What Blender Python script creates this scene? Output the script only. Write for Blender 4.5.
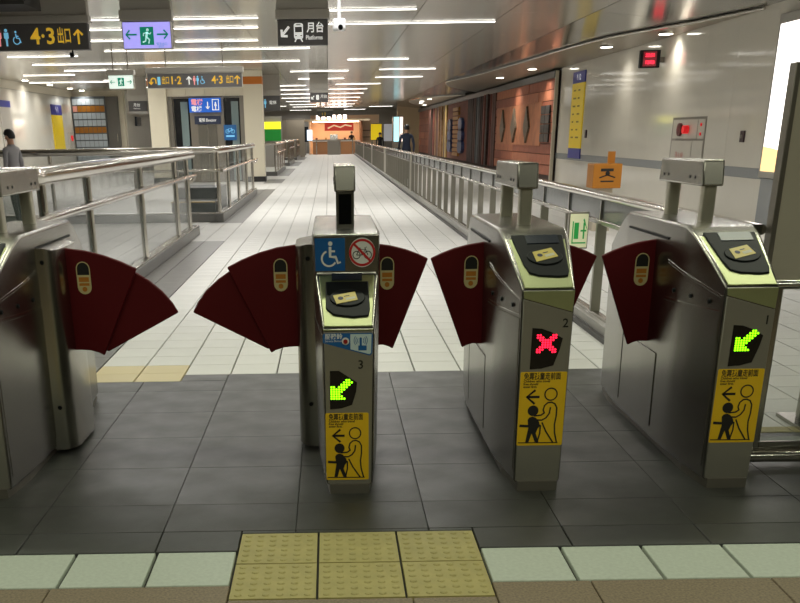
import bpy, bmesh, math, random
from mathutils import Matrix, Vector
random.seed(7)
S = bpy.context.scene
COL = S.collection
for o in list(bpy.data.objects):
    bpy.data.objects.remove(o)

# ------------------------------------------------------------------ camera
cam_d = bpy.data.cameras.new('camera')
cam = bpy.data.objects.new('camera', cam_d)
COL.objects.link(cam)
S.camera = cam
PITCH, ROLL = 0.4043, 0.0155
fwd = Vector((0, math.cos(PITCH), -math.sin(PITCH)))
right0 = Vector((1, 0, 0))
down0 = fwd.cross(right0)
rt = right0 * math.cos(ROLL) + down0 * math.sin(ROLL)
dn = -right0 * math.sin(ROLL) + down0 * math.cos(ROLL)
m = Matrix.Identity(4)
for i in range(3):
    m[i][0] = rt[i]; m[i][1] = -dn[i]; m[i][2] = -fwd[i]
m[0][3], m[1][3], m[2][3] = 0.0627, -3.0039, 1.4218
cam.matrix_world = m
cam_d.sensor_fit = 'HORIZONTAL'
cam_d.sensor_width = 36
cam_d.lens = 994.7 / 800 * 36
cam_d.shift_x = (400 - 335.26) / 800
cam_d.shift_y = (560.53 - 301.5) / 800
cam_d.clip_start = 0.05
cam_d.clip_end = 300

# ------------------------------------------------------------------ world, exposure
w = bpy.data.worlds.new('world'); S.world = w
w.use_nodes = True
w.node_tree.nodes['Background'].inputs[0].default_value = (0.5, 0.5, 0.48, 1)
w.node_tree.nodes['Background'].inputs[1].default_value = 0.05
S.view_settings.view_transform = 'Standard'
S.view_settings.look = 'None'
S.view_settings.gamma = 1
S.view_settings.exposure = 0.0
S.view_settings.use_curve_mapping = False
HALL_STRIP = 24.5      # watts per metre of the hall's ceiling strips
NEAR_STRIP = 19.0       # watts per metre of the unseen strips over the gates

# ------------------------------------------------------------------ materials
def lin(c):
    return tuple(((v / 255) / 12.92 if v / 255 <= .04045 else ((v / 255 + .055) / 1.055) ** 2.4) for v in c) + (1,)
MATS = {}
def mat(name, rgb, rough=.5, metal=0., emit=0., alpha=None, bump=0., bscale=40., var=0., vscale=6., spec=.5,
        transmission=0., objvar=0., stretch=None, ecol=None, rvar=0.):
    if name in MATS: return MATS[name]
    M = bpy.data.materials.new(name); M.use_nodes = True
    nt = M.node_tree; b = nt.nodes['Principled BSDF']
    c = lin(rgb)
    b.inputs['Base Color'].default_value = c
    b.inputs['Roughness'].default_value = rough
    b.inputs['Metallic'].default_value = metal
    b.inputs['Specular IOR Level'].default_value = spec
    if transmission: b.inputs['Transmission Weight'].default_value = transmission; b.inputs['IOR'].default_value = 1.1
    if alpha is not None: b.inputs['Alpha'].default_value = alpha
    if emit:
        b.inputs['Emission Color'].default_value = lin(ecol) if ecol else c
        b.inputs['Emission Strength'].default_value = emit
    tc = None
    def coord():
        t = nt.nodes.new('ShaderNodeTexCoord'); mp = nt.nodes.new('ShaderNodeMapping')
        nt.links.new(t.outputs['Object'], mp.inputs[0])
        if stretch: mp.inputs['Scale'].default_value = stretch
        return mp.outputs[0]
    if var or bump or rvar: tc = coord()
    if var:
        n = nt.nodes.new('ShaderNodeTexNoise'); n.inputs['Scale'].default_value = vscale; n.inputs['Detail'].default_value = 6
        nt.links.new(tc, n.inputs['Vector'])
        r = nt.nodes.new('ShaderNodeMapRange'); r.inputs[1].default_value = .3; r.inputs[2].default_value = .7
        r.inputs[3].default_value = 1 - var; r.inputs[4].default_value = 1 + var
        nt.links.new(n.outputs[0], r.inputs[0])
        mx = nt.nodes.new('ShaderNodeMix'); mx.data_type = 'RGBA'; mx.blend_type = 'MULTIPLY'; mx.inputs[0].default_value = 1
        mx.inputs[6].default_value = c
        nt.links.new(r.outputs[0], mx.inputs[7])
        nt.links.new(mx.outputs[2], b.inputs['Base Color'])
    if objvar:
        oi = nt.nodes.new('ShaderNodeObjectInfo')
        r = nt.nodes.new('ShaderNodeMapRange'); r.inputs[3].default_value = 1 - objvar; r.inputs[4].default_value = 1 + objvar
        nt.links.new(oi.outputs['Random'], r.inputs[0])
        mx = nt.nodes.new('ShaderNodeMix'); mx.data_type = 'RGBA'; mx.blend_type = 'MULTIPLY'; mx.inputs[0].default_value = 1
        prev = b.inputs['Base Color'].links
        if prev: nt.links.new(prev[0].from_socket, mx.inputs[6])
        else: mx.inputs[6].default_value = c
        nt.links.new(r.outputs[0], mx.inputs[7])
        nt.links.new(mx.outputs[2], b.inputs['Base Color'])
    if rvar:
        n = nt.nodes.new('ShaderNodeTexNoise'); n.inputs['Scale'].default_value = 5
        nt.links.new(tc, n.inputs['Vector'])
        r = nt.nodes.new('ShaderNodeMapRange'); r.inputs[1].default_value = .3; r.inputs[2].default_value = .7
        r.inputs[3].default_value = max(0, rough - rvar); r.inputs[4].default_value = rough + rvar
        nt.links.new(n.outputs[0], r.inputs[0]); nt.links.new(r.outputs[0], b.inputs['Roughness'])
    if bump:
        n = nt.nodes.new('ShaderNodeTexNoise'); n.inputs['Scale'].default_value = bscale; n.inputs['Detail'].default_value = 4
        nt.links.new(tc, n.inputs['Vector'])
        bp = nt.nodes.new('ShaderNodeBump'); bp.inputs['Strength'].default_value = bump; bp.inputs['Distance'].default_value = .01
        nt.links.new(n.outputs[0], bp.inputs['Height']); nt.links.new(bp.outputs[0], b.inputs['Normal'])
    MATS[name] = M
    return M

STEEL = mat('brushed_steel', (172, 168, 160), .26, 1., var=.03, vscale=4)
STEEL_DARK = mat('gate_side_steel', (150, 147, 140), .27, 1., var=.03, vscale=4)
CHROME = mat('polished_tube', (205, 200, 192), .16, 1.)
PANEL = mat('gate_front_paint', (150, 146, 136), .42, .55, bump=.05, bscale=300)
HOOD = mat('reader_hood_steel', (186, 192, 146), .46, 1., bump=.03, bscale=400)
BLACK = mat('black_plastic', (20, 22, 23), .5, spec=.15)
BLACKG = mat('black_glass', (10, 11, 13), .08)
SCREEN = mat('reader_screen_glass', (34, 40, 54), .3, spec=.35)
RED = mat('flap_maroon', (96, 6, 15), .5, spec=.3, bump=.04, bscale=200)
YEL = mat('poster_yellow', (236, 190, 24), .5)
INK = mat('print_black', (28, 26, 24), .55)
WHITE = mat('print_white', (232, 232, 228), .5)
BLUE = mat('sign_blue', (18, 92, 158), .4)
REDP = mat('print_red', (196, 30, 34), .5)
LEDG = mat('led_green', (120, 255, 20), .5, emit=3.2, ecol=(130, 255, 10))
LEDR = mat('led_red', (255, 30, 60), .5, emit=3.2, ecol=(255, 25, 55))
GLASS = mat('clear_glass', (118, 126, 124), .03, alpha=.24, spec=.6)
GLASSF = mat('fence_acrylic', (96, 100, 102), .15, alpha=.78, spec=.5)
GROUT = mat('grout', (62, 60, 56), .8)
TILE = mat('white_tile', (212, 211, 206), .45, spec=.35, objvar=.035, var=.035, vscale=2.5)
TILEF = mat('white_tile_field', (212, 211, 206), .45, spec=.35, var=.05, vscale=1.3)
TILEN = mat('pale_speckled_tile', (196, 204, 190), .5, var=.07, vscale=60, bump=.15, bscale=120)
DARK = mat('dark_granite_tile', (62, 63, 59), .42, var=.13, vscale=9, objvar=.07, bump=.1, bscale=150, rvar=.08)
DARKB = mat('dark_border_tile', (62, 63, 60), .45, var=.12, vscale=14, objvar=.05, bump=.1, bscale=150)
DARKS = mat('grey_strip_tile', (112, 110, 106), .4, objvar=.05, var=.08, vscale=8)
TACT = mat('tactile_yellow', (178, 166, 104), .55, var=.10, vscale=14, objvar=.03)
BEIGE = mat('beige_tile', (206, 190, 146), .5, objvar=.03)
BROWN = mat('brown_granite', (134, 118, 94), .55, var=.30, vscale=110, bump=.1, bscale=120)
CEIL = mat('ceiling_metal', (186, 180, 168), .2, .55, objvar=.05, bump=.02, bscale=1.2)
CEILW = mat('ceiling_mirror', (160, 158, 150), .15, .7, bump=.30, bscale=1.5)
CEILBACK = mat('ceiling_joint', (52, 50, 48), .7)
WALLC = mat('wall_cream_enamel', (228, 224, 212), .07, spec=.5, var=.02, vscale=1)
BAND = mat('wall_grey_band', (150, 154, 156), .25)
TRIMK = mat('black_trim', (20, 26, 22), .35)
LAMP_HALL = mat('hall_strip_tube', (255, 250, 240), .5, emit=5.0, ecol=(255, 250, 242))
LAMP_NEAR = mat('gate_strip_tube', (250, 255, 225), .5, emit=2.0, ecol=(245, 255, 215))
DOWN = mat('downlight_lens', (255, 250, 235), .5, emit=12, ecol=(255, 248, 232))
LAMPFRAME = mat('lamp_frame', (190, 188, 182), .35, .8)
SIGNK = mat('sign_dark', (92, 90, 90), .45)
SIGNBOX = mat('sign_housing', (176, 172, 164), .35, .3)
SIGNY = mat('sign_yellow_lit', (226, 182, 52), .5, emit=.45)
SIGNW = mat('sign_white_lit', (235, 235, 230), .5, emit=.55)
SIGNP = mat('sign_pink_lit', (240, 150, 150), .5, emit=.6)
SIGNB = mat('sign_cyan_lit', (120, 190, 225), .5, emit=.6)
EXITBG = mat('exit_face_violet', (178, 172, 255), .4, emit=.8, ecol=(172, 165, 255))
EXITBG2 = mat('exit_face_white', (225, 240, 230), .4, emit=.8)
EXITG = mat('exit_green', (10, 150, 120), .5, emit=.35)
ORANGE = mat('orange_band', (196, 112, 28), .45)
CREAM = mat('cream_panel', (214, 206, 186), .35)
FRAMEG = mat('frame_grey', (134, 128, 118), .35, .6)

# ------------------------------------------------------------------ mesh helpers
class MB:
    """collects world-space geometry for ONE mesh object"""
    def __init__(s): s.v = []; s.f = []
    def add(s, vs, fs):
        o = len(s.v); s.v += [tuple(v) for v in vs]; s.f += [tuple(i + o for i in f) for f in fs]; return s
    def box(s, x0, x1, y0, y1, z0, z1):
        v = [(x, y, z) for z in (z0, z1) for y in (y0, y1) for x in (x0, x1)]
        return s.add(v, [(0, 2, 3, 1), (4, 5, 7, 6), (0, 1, 5, 4), (2, 6, 7, 3), (0, 4, 6, 2), (1, 3, 7, 5)])
    def prism(s, poly, fn, a, b):
        """poly: 2D points, fn(u,v,t)->xyz, extruded from t=a to t=b"""
        n = len(poly)
        v = [fn(p[0], p[1], a) for p in poly] + [fn(p[0], p[1], b) for p in poly]
        f = [tuple(range(n)), tuple(range(2 * n - 1, n - 1, -1))]
        f += [(i, i + n, (i + 1) % n + n, (i + 1) % n) for i in range(n)]
        return s.add(v, f)
    def tube(s, path, r, n=10, caps=True):
        P = [Vector(p) for p in path]; rings = []
        up = Vector((0, 0, 1))
        for i, p in enumerate(P):
            d = (P[min(i + 1, len(P) - 1)] - P[max(i - 1, 0)]).normalized()
            a = d.cross(up)
            if a.length < 1e-3: a = Vector((1, 0, 0))
            a.normalize(); b = a.cross(d)
            rings.append([p + (a * math.cos(2 * math.pi * k / n) + b * math.sin(2 * math.pi * k / n)) * r for k in range(n)])
        v = [q for R_ in rings for q in R_]; f = []
        for i in range(len(P) - 1):
            for k in range(n):
                f.append((i * n + k, i * n + (k + 1) % n, (i + 1) * n + (k + 1) % n, (i + 1) * n + k))
        if caps:
            f.append(tuple(range(n - 1, -1, -1))); f.append(tuple((len(P) - 1) * n + k for k in range(n)))
        return s.add(v, f)
    def cyl(s, c, r, h, axis='z', n=16, r2=None):
        r2 = r if r2 is None else r2
        def pt(a, rr, t):
            x, y = rr * math.cos(a), rr * math.sin(a)
            return {'z': (c[0] + x, c[1] + y, c[2] + t), 'y': (c[0] + x, c[1] + t, c[2] + y), 'x': (c[0] + t, c[1] + x, c[2] + y)}[axis]
        v = [pt(2 * math.pi * k / n, r, 0) for k in range(n)] + [pt(2 * math.pi * k / n, r2, h) for k in range(n)]
        f = [tuple(range(n)), tuple(range(2 * n - 1, n - 1, -1))] + [(k, k + n, (k + 1) % n + n, (k + 1) % n) for k in range(n)]
        return s.add(v, f)

def fix_normals(me):
    bm = bmesh.new(); bm.from_mesh(me); bmesh.ops.recalc_face_normals(bm, faces=bm.faces); bm.to_mesh(me); bm.free()

def org(o):
    while o.parent: o = o.parent
    return Vector(o.location)

def build(name, mb, material, parent=None, smooth=False, bevel=0, loc=None, kind=None, label=None, seg=2):
    o0 = org(parent) if parent else (Vector(loc) if loc else Vector((0, 0, 0)))
    me = bpy.data.meshes.new(name)
    me.from_pydata([tuple(Vector(v) - o0) for v in mb.v], [], mb.f)
    fix_normals(me)
    me.materials.append(material)
    o = bpy.data.objects.new(name, me); COL.objects.link(o)
    if parent: o.parent = parent
    elif loc: o.location = loc
    if smooth or bevel:
        for p in me.polygons: p.use_smooth = True
        me.set_sharp_from_angle(angle=math.radians(40))
    if bevel:
        b = o.modifiers.new('bevel', 'BEVEL'); b.width = bevel; b.segments = seg; b.limit_method = 'ANGLE'; b.angle_limit = math.radians(30)
        b.harden_normals = False
    if kind: o['kind'] = kind
    if label: o['label'] = label
    return o

def tag(o, label, cat, group=None):
    o['label'] = label; o['category'] = cat
    if group: o['group'] = group
    return o
def thing(name, loc, label, cat, group=None):
    o = bpy.data.objects.new(name, None); COL.objects.link(o); o.location = loc; o.empty_display_size = .1
    return tag(o, label, cat, group)
def struct(name, mb, material, **k):
    o = build(name, mb, material, **k); o['kind'] = 'structure'; return o

# planes on which flat print is laid: u to the viewer's right, v up, t towards the viewer
def face_front(ox, oy, oz): return lambda u, v, t=0.: (ox + u, oy - t, oz + v)
def face_left(ox, oy, oz): return lambda u, v, t=0.: (ox - t, oy - u, oz + v)      # right wall seen from the hall
def face_right(ox, oy, oz): return lambda u, v, t=0.: (ox + t, oy + u, oz + v)     # left wall
def face_slope(ox, oy, oz, ang):
    c, s = math.cos(ang), math.sin(ang)
    return lambda u, v, t=0.: (ox + u, oy + v * c - t * s, oz + v * s + t * c)

class Flat(MB):
    def __init__(s, fn, t=.001): super().__init__(); s.fn = fn; s.t = t
    def P(s, pts): return [s.fn(p[0], p[1], s.t) for p in pts]
    def poly(s, pts): return s.add(s.P(pts), [tuple(range(len(pts)))])
    def rect(s, u0, u1, v0, v1): return s.poly([(u0, v0), (u1, v0), (u1, v1), (u0, v1)])
    def disc(s, u, v, r, n=20): return s.poly([(u + r * math.cos(2 * math.pi * k / n), v + r * math.sin(2 * math.pi * k / n)) for k in range(n)])
    def ring(s, u, v, r0, r1, n=24, a0=0, a1=2 * math.pi):
        for k in range(n):
            a, b = a0 + (a1 - a0) * k / n, a0 + (a1 - a0) * (k + 1) / n
            s.poly([(u + r0 * math.cos(a), v + r0 * math.sin(a)), (u + r1 * math.cos(a), v + r1 * math.sin(a)),
                    (u + r1 * math.cos(b), v + r1 * math.sin(b)), (u + r0 * math.cos(b), v + r0 * math.sin(b))])
        return s
    def line(s, pts, wd, rounded=False):
        n = len(pts)
        L, R = [], []
        for i in range(n):
            a = Vector(pts[max(i - 1, 0)]); b = Vector(pts[min(i + 1, n - 1)])
            d = (b - a).normalized(); nn = Vector((-d.y, d.x)) * wd / 2
            L.append(Vector(pts[i]) + nn); R.append(Vector(pts[i]) - nn)
        for i in range(n - 1): s.poly([L[i], L[i + 1], R[i + 1], R[i]])
        if rounded:
            for p in (pts[0], pts[-1]): s.disc(p[0], p[1], wd / 2, 10)
        return s

def arc(cx, cy, r, a0, a1, n=10):
    return [(cx + r * math.cos(math.radians(a0 + (a1 - a0) * k / n)), cy + r * math.sin(math.radians(a0 + (a1 - a0) * k / n))) for k in range(n + 1)]
def rrect(u0, u1, v0, v1, r, n=5):
    return arc(u1 - r, v0 + r, r, -90, 0, n) + arc(u1 - r, v1 - r, r, 0, 90, n) + arc(u0 + r, v1 - r, r, 90, 180, n) + arc(u0 + r, v0 + r, r, 180, 270, n)

def text(name, s, size, material, parent, fn, u, v, t=.0012, align='LEFT', sx=1., bold=0.):
    cu = bpy.data.curves.new(name, 'FONT'); cu.body = s; cu.size = size; cu.align_x = align; cu.align_y = 'CENTER'
    cu.offset = bold; cu.resolution_u = 2
    to = bpy.data.objects.new('text_tmp', cu); COL.objects.link(to)
    dg = bpy.context.evaluated_depsgraph_get(); dg.update()
    me = bpy.data.meshes.new_from_object(to.evaluated_get(dg))
    bpy.data.objects.remove(to)
    o0 = org(parent)
    for vt in me.vertices:
        vt.co = Vector(fn(u + vt.co.x * sx, v + vt.co.y, t)) - o0
    me.materials.clear(); me.materials.append(material)
    o = bpy.data.objects.new(name, me); COL.objects.link(o); o.parent = parent
    return o

# ================================================================== SETTING
HC = 3.40            # ceiling height
XW = 7.0             # right wall
XL = -11.5           # left wall
# ---- floor with its tiles
floor = struct('floor', MB().box(-14, 9, -9, 92, -.06, -.018), GROUT)
def tile_mesh(name, sx, sy, gx, gy, th=.018, chamf=.0025):
    mb = MB(); a, b = sx / 2 - gx / 2, sy / 2 - gy / 2
    v = [(-a, -b, -th), (a, -b, -th), (a, b, -th), (-a, b, -th),
         (-a, -b, -chamf), (a, -b, -chamf), (a, b, -chamf), (-a, b, -chamf),
         (-a + chamf, -b + chamf, 0), (a - chamf, -b + chamf, 0), (a - chamf, b - chamf, 0), (-a + chamf, b - chamf, 0)]
    f = [(0, 1, 5, 4), (1, 2, 6, 5), (2, 3, 7, 6), (3, 0, 4, 7), (4, 5, 9, 8), (5, 6, 10, 9), (6, 7, 11, 10), (7, 4, 8, 11), (8, 9, 10, 11)]
    mb.add(v, f)
    me = bpy.data.meshes.new(name); me.from_pydata(mb.v, [], mb.f); return me
def place(name, me, x, y, parent=floor, z=0.):
    o = bpy.data.objects.new(name, me); COL.objects.link(o); o.parent = parent; o.location = (x, y, z); return o
def cut_tile(name, x0, x1, y0, y1, m, g=.002):
    me = tile_mesh(name, x1 - x0, y1 - y0, 2 * g, 2 * g); me.materials.append(m); place(name, me, (x0 + x1) / 2, (y0 + y1) / 2)
# hall tiles
Y1 = 3.43
tm = tile_mesh('white_tile', .3, .3, .009, .007); tm.materials.append(TILE)
beige_cells = {(-5, 0), (-4, 0)}
near = set()
for r in range(25):
    for c in range(-5, 7):
        if (c, r) in beige_cells: continue
        place('white_tile', tm, (c + .5) * .3, Y1 + (r + .5) * .3); near.add((c, r))
for r in range(5):
    for c in range(7, 13): cut_tile('white_tile', c * .3, (c + 1) * .3, 1.985 + r * .289, 1.985 + (r + 1) * .289, TILE, .003)
bt = tile_mesh('beige_tile', .3, .24, .009, .004); bt.materials.append(BEIGE)
for c in (-5, -4):
    for k in range(2): place('beige_tile', bt, (c + .5) * .3, 3.25 + .24 * (k + .5))
def dark_patch(cx, cy):      # grey strips beside the balustrades
    return -2.1 < cx < -1.5 and (cy < 12.3 or 15.7 < cy < 27.6 or 31.5 < cy < 35 or 38 < cy < 47 or 51 < cy < 60 or 64 < cy < 73)
field, strip = MB(), MB()
def flat_tile(mb, x0, x1, y0, y1):
    g, h, z0 = .0045, .003, -.018
    mb.add([(x0 + g, y0 + h, z0), (x1 - g, y0 + h, z0), (x1 - g, y1 - h, z0), (x0 + g, y1 - h, z0),
            (x0 + g, y0 + h, 0), (x1 - g, y0 + h, 0), (x1 - g, y1 - h, 0), (x0 + g, y1 - h, 0)],
           [(4, 5, 6, 7), (0, 1, 5, 4), (1, 2, 6, 5), (2, 3, 7, 6), (3, 0, 4, 7)])
for r in range(0, 285):
    for c in range(-38, 24):
        if (c, r) in near or (c, r) in beige_cells: continue
        if c == 6 or c == 7: pass
        cx, cy = (c + .5) * .3, Y1 + (r + .5) * .3
        if cx < -9 and cy < 24: continue
        flat_tile(strip if dark_patch(cx, cy) else field, c * .3, (c + 1) * .3, Y1 + r * .3, Y1 + (r + 1) * .3)
build('white_tile_field', field, TILEF, floor, kind='stuff')
build('grey_tile_strip', strip, DARKS, floor, kind='stuff')
# dark granite around the gates
rows = [(.63, .94), (.94, 1.45), (1.45, 1.96), (1.96, 2.47), (2.47, 2.98), (2.98, 3.43)]
for (a, b) in rows:
    me = tile_mesh('dark_tile', .52, b - a, .0025, .0025, chamf=.001); me.materials.append(DARK)
    for k in range(-6, 8):
        x0, x1 = .95 + .52 * (k - 1), .95 + .52 * k
        if b > 3.2 and x1 > -1.5 and x0 < -.9:       # cut round the two beige tiles
            cut_tile('dark_tile', x0, x1, a, 3.25, DARK)
            if x0 < -1.5: cut_tile('dark_tile', x0, -1.5, 3.25, b, DARK)
            if x1 > -.9: cut_tile('dark_tile', -.9, x1, 3.25, b, DARK)
            continue
        if a > 1.9 and x0 > 1.9:                      # white tiles go on beyond the barrier
            if x0 < 2.1: cut_tile('dark_tile', x0, 2.1, a, b, DARK)
            continue
        place('dark_tile', me, (x0 + x1) / 2, (a + b) / 2)
me = tile_mesh('dark_tile', .52, .205, .004, .003); me.materials.append(DARKB)
for k in range(-6, 8):
    x0, x1 = .95 + .52 * (k - 1), .95 + .52 * k
    if x1 > -.3 and x0 < .6:                         # cut round the tactile tiles
        if x0 < -.3: cut_tile('dark_tile', x0, -.3, .425, .63, DARKB)
        if x1 > .6: cut_tile('dark_tile', .6, x1, .425, .63, DARKB)
        cut_tile('dark_tile', max(x0, -.3), min(x1, .6), .602, .63, DARKB)
    else: place('dark_tile', me, (x0 + x1) / 2, .5275)
pm_ = tile_mesh('pale_tile', .3, .305, .013, .008); pm_.materials.append(TILEN)
for k in range(12):
    if k < 9: place('pale_tile', pm_, -.3 - .3 * (k + .5), .268)
    place('pale_tile', pm_, .6 + .3 * (k + .5), .268)
# tactile tiles with their raised domes
def tactile():
    mb = MB(); a = .1455; th = .018
    mb.box(-a, a, -a, a, -th, 0)
    for i in range(6):
        for j in range(6):
            cx, cy = -.118 + .0472 * i, -.118 + .0472 * j
            n = 8; o = []
            for rr, zz in ((.014, 0), (.010, .0035), (.005, .0045)):
                o += [(cx + rr * math.cos(2 * math.pi * k / n), cy + rr * math.sin(2 * math.pi * k / n), zz) for k in range(n)]
            f = []
            for l in range(2):
                for k in range(n): f.append((l * n + k, l * n + (k + 1) % n, (l + 1) * n + (k + 1) % n, (l + 1) * n + k))
            f.append(tuple(2 * n + k for k in range(n)))
            mb.add(o, f)
    me = bpy.data.meshes.new('tactile_tile'); me.from_pydata(mb.v, [], mb.f); me.materials.append(TACT); return me
tt = tactile()
for i in range(3):
    for j in range(2): place('tactile_tile', tt, -.15 + .3 * i, .15 + .3 * j)
# brown granite outside
bm_ = tile_mesh('brown_slab', .62, .62, .004, .004); bm_.materials.append(BROWN)
for k in range(-5, 6):
    for j in range(7):
        x0, x1 = .94 + .62 * (k - 1), .94 + .62 * k
        y1 = .113 - .62 * j
        if j == 0 and x1 > -.3 and x0 < .6:
            # cut round the tactile tiles
            for (a, b, c, d) in ((max(x0, .6), x1, y1 - .62, y1), (x0, min(x1, -.3), y1 - .62, y1), (max(x0, -.3), min(x1, .6), y1 - .62, -.003)):
                if b - a > .01:
                    me = tile_mesh('brown_slab', b - a, d - c, .004, .004); me.materials.append(BROWN); place('brown_slab', me, (a + b) / 2, (c + d) / 2)
            continue
        place('brown_slab', bm_, (x0 + x1) / 2, y1 - .31)

# ---- ceiling with its panels
ceil = struct('ceiling', MB().box(-14, 9, -9, 92, HC + .03, HC + .15), CEILBACK)
PX, PY = 1.62, 3.1
cpm = MB().box(-PX / 2 + .006, PX / 2 - .006, -PY / 2 + .006, PY / 2 - .006, 0, .03)
cme = bpy.data.meshes.new('ceiling_panel'); cme.from_pydata(cpm.v, [], cpm.f); fix_normals(cme); cme.materials.append(CEIL)
ncp = 0
far_c = MB()
for j in range(-2, 30):
    for i in range(-9, 4):
        x, y = .06 + PX * (i + .5) - 0, 14.25 + PY * (j - .5) 
        if x + PX / 2 > 4.95: continue
        if 0 <= j < 14: place('ceiling_panel', cme, x, y, ceil, HC)
        else: far_c.box(x - PX / 2 + .006, x + PX / 2 - .006, y - PY / 2 + .006, y + PY / 2 - .006, HC, HC + .03)
build('ceiling_panel_field', far_c, CEIL, ceil, kind='stuff')
# mirror strip of the ceiling along the right wall
mm = tile_mesh('m', 1, 1, 0, 0)
for j in range(-2, 30):
    y = 14.25 + PY * (j - .5)
    o = build('mirror_panel', MB().prism([(4.93, HC), (XW + .02, 3.19), (XW + .02, 3.22), (4.93, HC + .03)], lambda u, v, t_: (u, t_, v), y - PY / 2 + .006, y + PY / 2 - .006), CEILW, ceil)
# near ceiling: a bulkhead edge over the first signs
struct('trim_1', MB().box(-12, 7, 13.9, 14.02, HC - .05, HC + .0), CEIL)
struct('trim_2', MB().box(-12, -4.2, 13.0, 13.9, HC - .22, HC - .002), CEILBACK)

# ---- walls
wr = struct('wall_right', MB().box(XW + .06, XW + .2, -9, 92, -.06, HC + .1), GROUT)
pw = 1.5
seams = [-9 + 1.55 * k for k in range(66)]
for y0, y1 in zip(seams, seams[1:]):
    if 29.9 < (y0 + y1) / 2 < 79: continue
    build('wall_panel', MB().box(XW, XW + .03, y0 + .002, y1 - .002, .825, HC), WALLC, wr)
    build('lower_panel', MB().box(XW, XW + .03, y0 + .002, y1 - .002, 0, .665), WALLC, wr)
build('grey_band', MB().box(XW + .004, XW + .03, -9, 29.9, .668, .822), BAND, wr)
wl = struct('wall_left', MB().box(XL - .2, XL - .03, -9, 46.6, -.06, HC + .1), GROUT)
for k in range(36):
    y0 = -9 + 1.545 * k
    build('wall_panel', MB().box(XL - .03, XL, y0 + .002, min(y0 + 1.543, 46.6), 0, 3.12), WALLC, wl)
build('upper_fascia', MB().box(XL - .03, XL + .02, -9, 46.6, 3.13, HC), CREAM, wl)
wl2 = struct('wall_left_rear', MB().box(-9.4, -9.2, 46.9, 92, -.06, HC + .1), GROUT)
for k in range(16):
    y0 = 46.9 + 2.6 * k
    build('wall_panel', MB().box(-9.2, -9.17, y0 + .002, y0 + 2.598, 0, HC), WALLC, wl2)
struct('wall_back', MB().box(-14, 9, 91.5, 92, -.06, HC + .1), mat('wall_back_paint', (150, 146, 138), .4))
struct('wall_front', MB().box(-14, 9, -9.2, -9, -.06, HC + .1), mat('wall_front_paint', (110, 112, 92), .4))

# ================================================================== CEILING LAMPS
def strip_lamp(x0, x1, y, m, label, group):
    t = thing('ceiling_light', ((x0 + x1) / 2, y, HC), label, 'ceiling light', group)
    build('lamp_frame', MB().box(x0 - .02, x1 + .02, y - .06, y + .06, HC - .010, HC - .001), LAMPFRAME, t)
    build('diffuser', MB().box(x0, x1, y - .042, y + .042, HC - .020, HC - .0095), m, t)
    hall = m is LAMP_HALL                       # the louvred tube behind the diffuser
    ld = bpy.data.lights.new('lamp_tube', 'AREA'); ld.shape = 'RECTANGLE'; ld.size = x1 - x0; ld.size_y = .08
    ld.energy = (HALL_STRIP if hall else NEAR_STRIP) * (x1 - x0); ld.spread = math.radians(168)
    ld.color = (1, .985, .945) if hall else (.97, 1, .78)
    lo = bpy.data.objects.new('lamp_tube', ld); COL.objects.link(lo); lo.parent = t; lo.location = (0, 0, -.022)
HL = [(16.4, .09, 1.6, 'first lit strip lamp on the ceiling right of the security camera'),
      (17.4, -2.73, -1.19, 'lit strip lamp just right of the violet exit sign, upper of two'),
      (17.35, -4.23, -3.67, 'short lit strip lamp between dark exit sign and violet sign, upper'),
      (18.7, .1, 3.3, 'long bright strip lamp reaching right from the security camera'),
      (19.1, -2.94, -1.3, 'lit strip lamp right of the violet exit sign, lower of two'),
      (19.15, -4.62, -4.0, 'short lit strip lamp between dark exit sign and violet sign, middle'),
      (22.0, -3.32, -1.49, 'strip lamp level with the foot of the violet sign, right of it'),
      (21.6, -5.15, -4.43, 'short lit strip lamp between dark exit sign and violet sign, lowest'),
      (24.4, -5.4, -.37, 'long strip lamp running under the violet exit sign'),
      (28.9, -8.4, -.74, 'very long strip lamp above the two-way exit direction sign'),
      (28.7, .64, 2.37, 'strip lamp above the aisle, right of the long one'),
      (34.0, -1.18, .75, 'strip lamp in the fourth row, left of a pair above the aisle'),
      (33.6, 1.78, 3.63, 'strip lamp in the fourth row, right of a pair above the aisle'),
      (34.0, -10.1, -8.4, 'strip lamp high by the left wall, nearer one'),
      (38.9, -1.06, .68, 'strip lamp in the fifth row, left of a pair above the aisle'),
      (38.5, 1.86, 3.62, 'strip lamp in the fifth row, right of a pair above the aisle'),
      (38.7, -11.2, -8.2, 'strip lamp high by the left wall, farther one'),
      (44.3, -2.75, -.88, 'strip lamp in the sixth row, left of a pair above the aisle'),
      (43.6, .4, 2.28, 'strip lamp in the sixth row, right of a pair above the aisle')]
for y, a, b, l in HL: strip_lamp(a, b, y, LAMP_HALL, l, 'lit strip lamps of the hall ceiling')
ORD = ('nearest', 'second nearest', 'third nearest', 'third farthest', 'second farthest', 'farthest')
for k, y in enumerate((48.5, 53.8, 59.8, 66, 73, 79)):
    strip_lamp(-2.6, -.8, y, LAMP_HALL, 'distant strip lamp, %s in the left row over the aisle' % ORD[k], 'distant strip lamps, left row')
    strip_lamp(.1, 1.9, y, LAMP_HALL, 'distant strip lamp, %s in the right row over the aisle' % ORD[k], 'distant strip lamps, right row')
for k, y in enumerate((25., 31., 37., 43.)): strip_lamp(-8.2, -6.4, y + .8, LAMP_HALL, '%s strip lamp above the left side hall' % ('nearest', 'second', 'third', 'farthest')[k], 'strip lamps of the left side hall')
for y in (-2., 2.9):  # unseen strips, placed and tinted to light the gate zone
    for a, b in ((-3.4, -1.6), (-.6, 1.2), (2.2, 4.0)):
        strip_lamp(a, b, y, LAMP_NEAR, 'unseen dim strip lamp over the gates, above the picture', 'unseen dim strip lamps over the gates')

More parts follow.
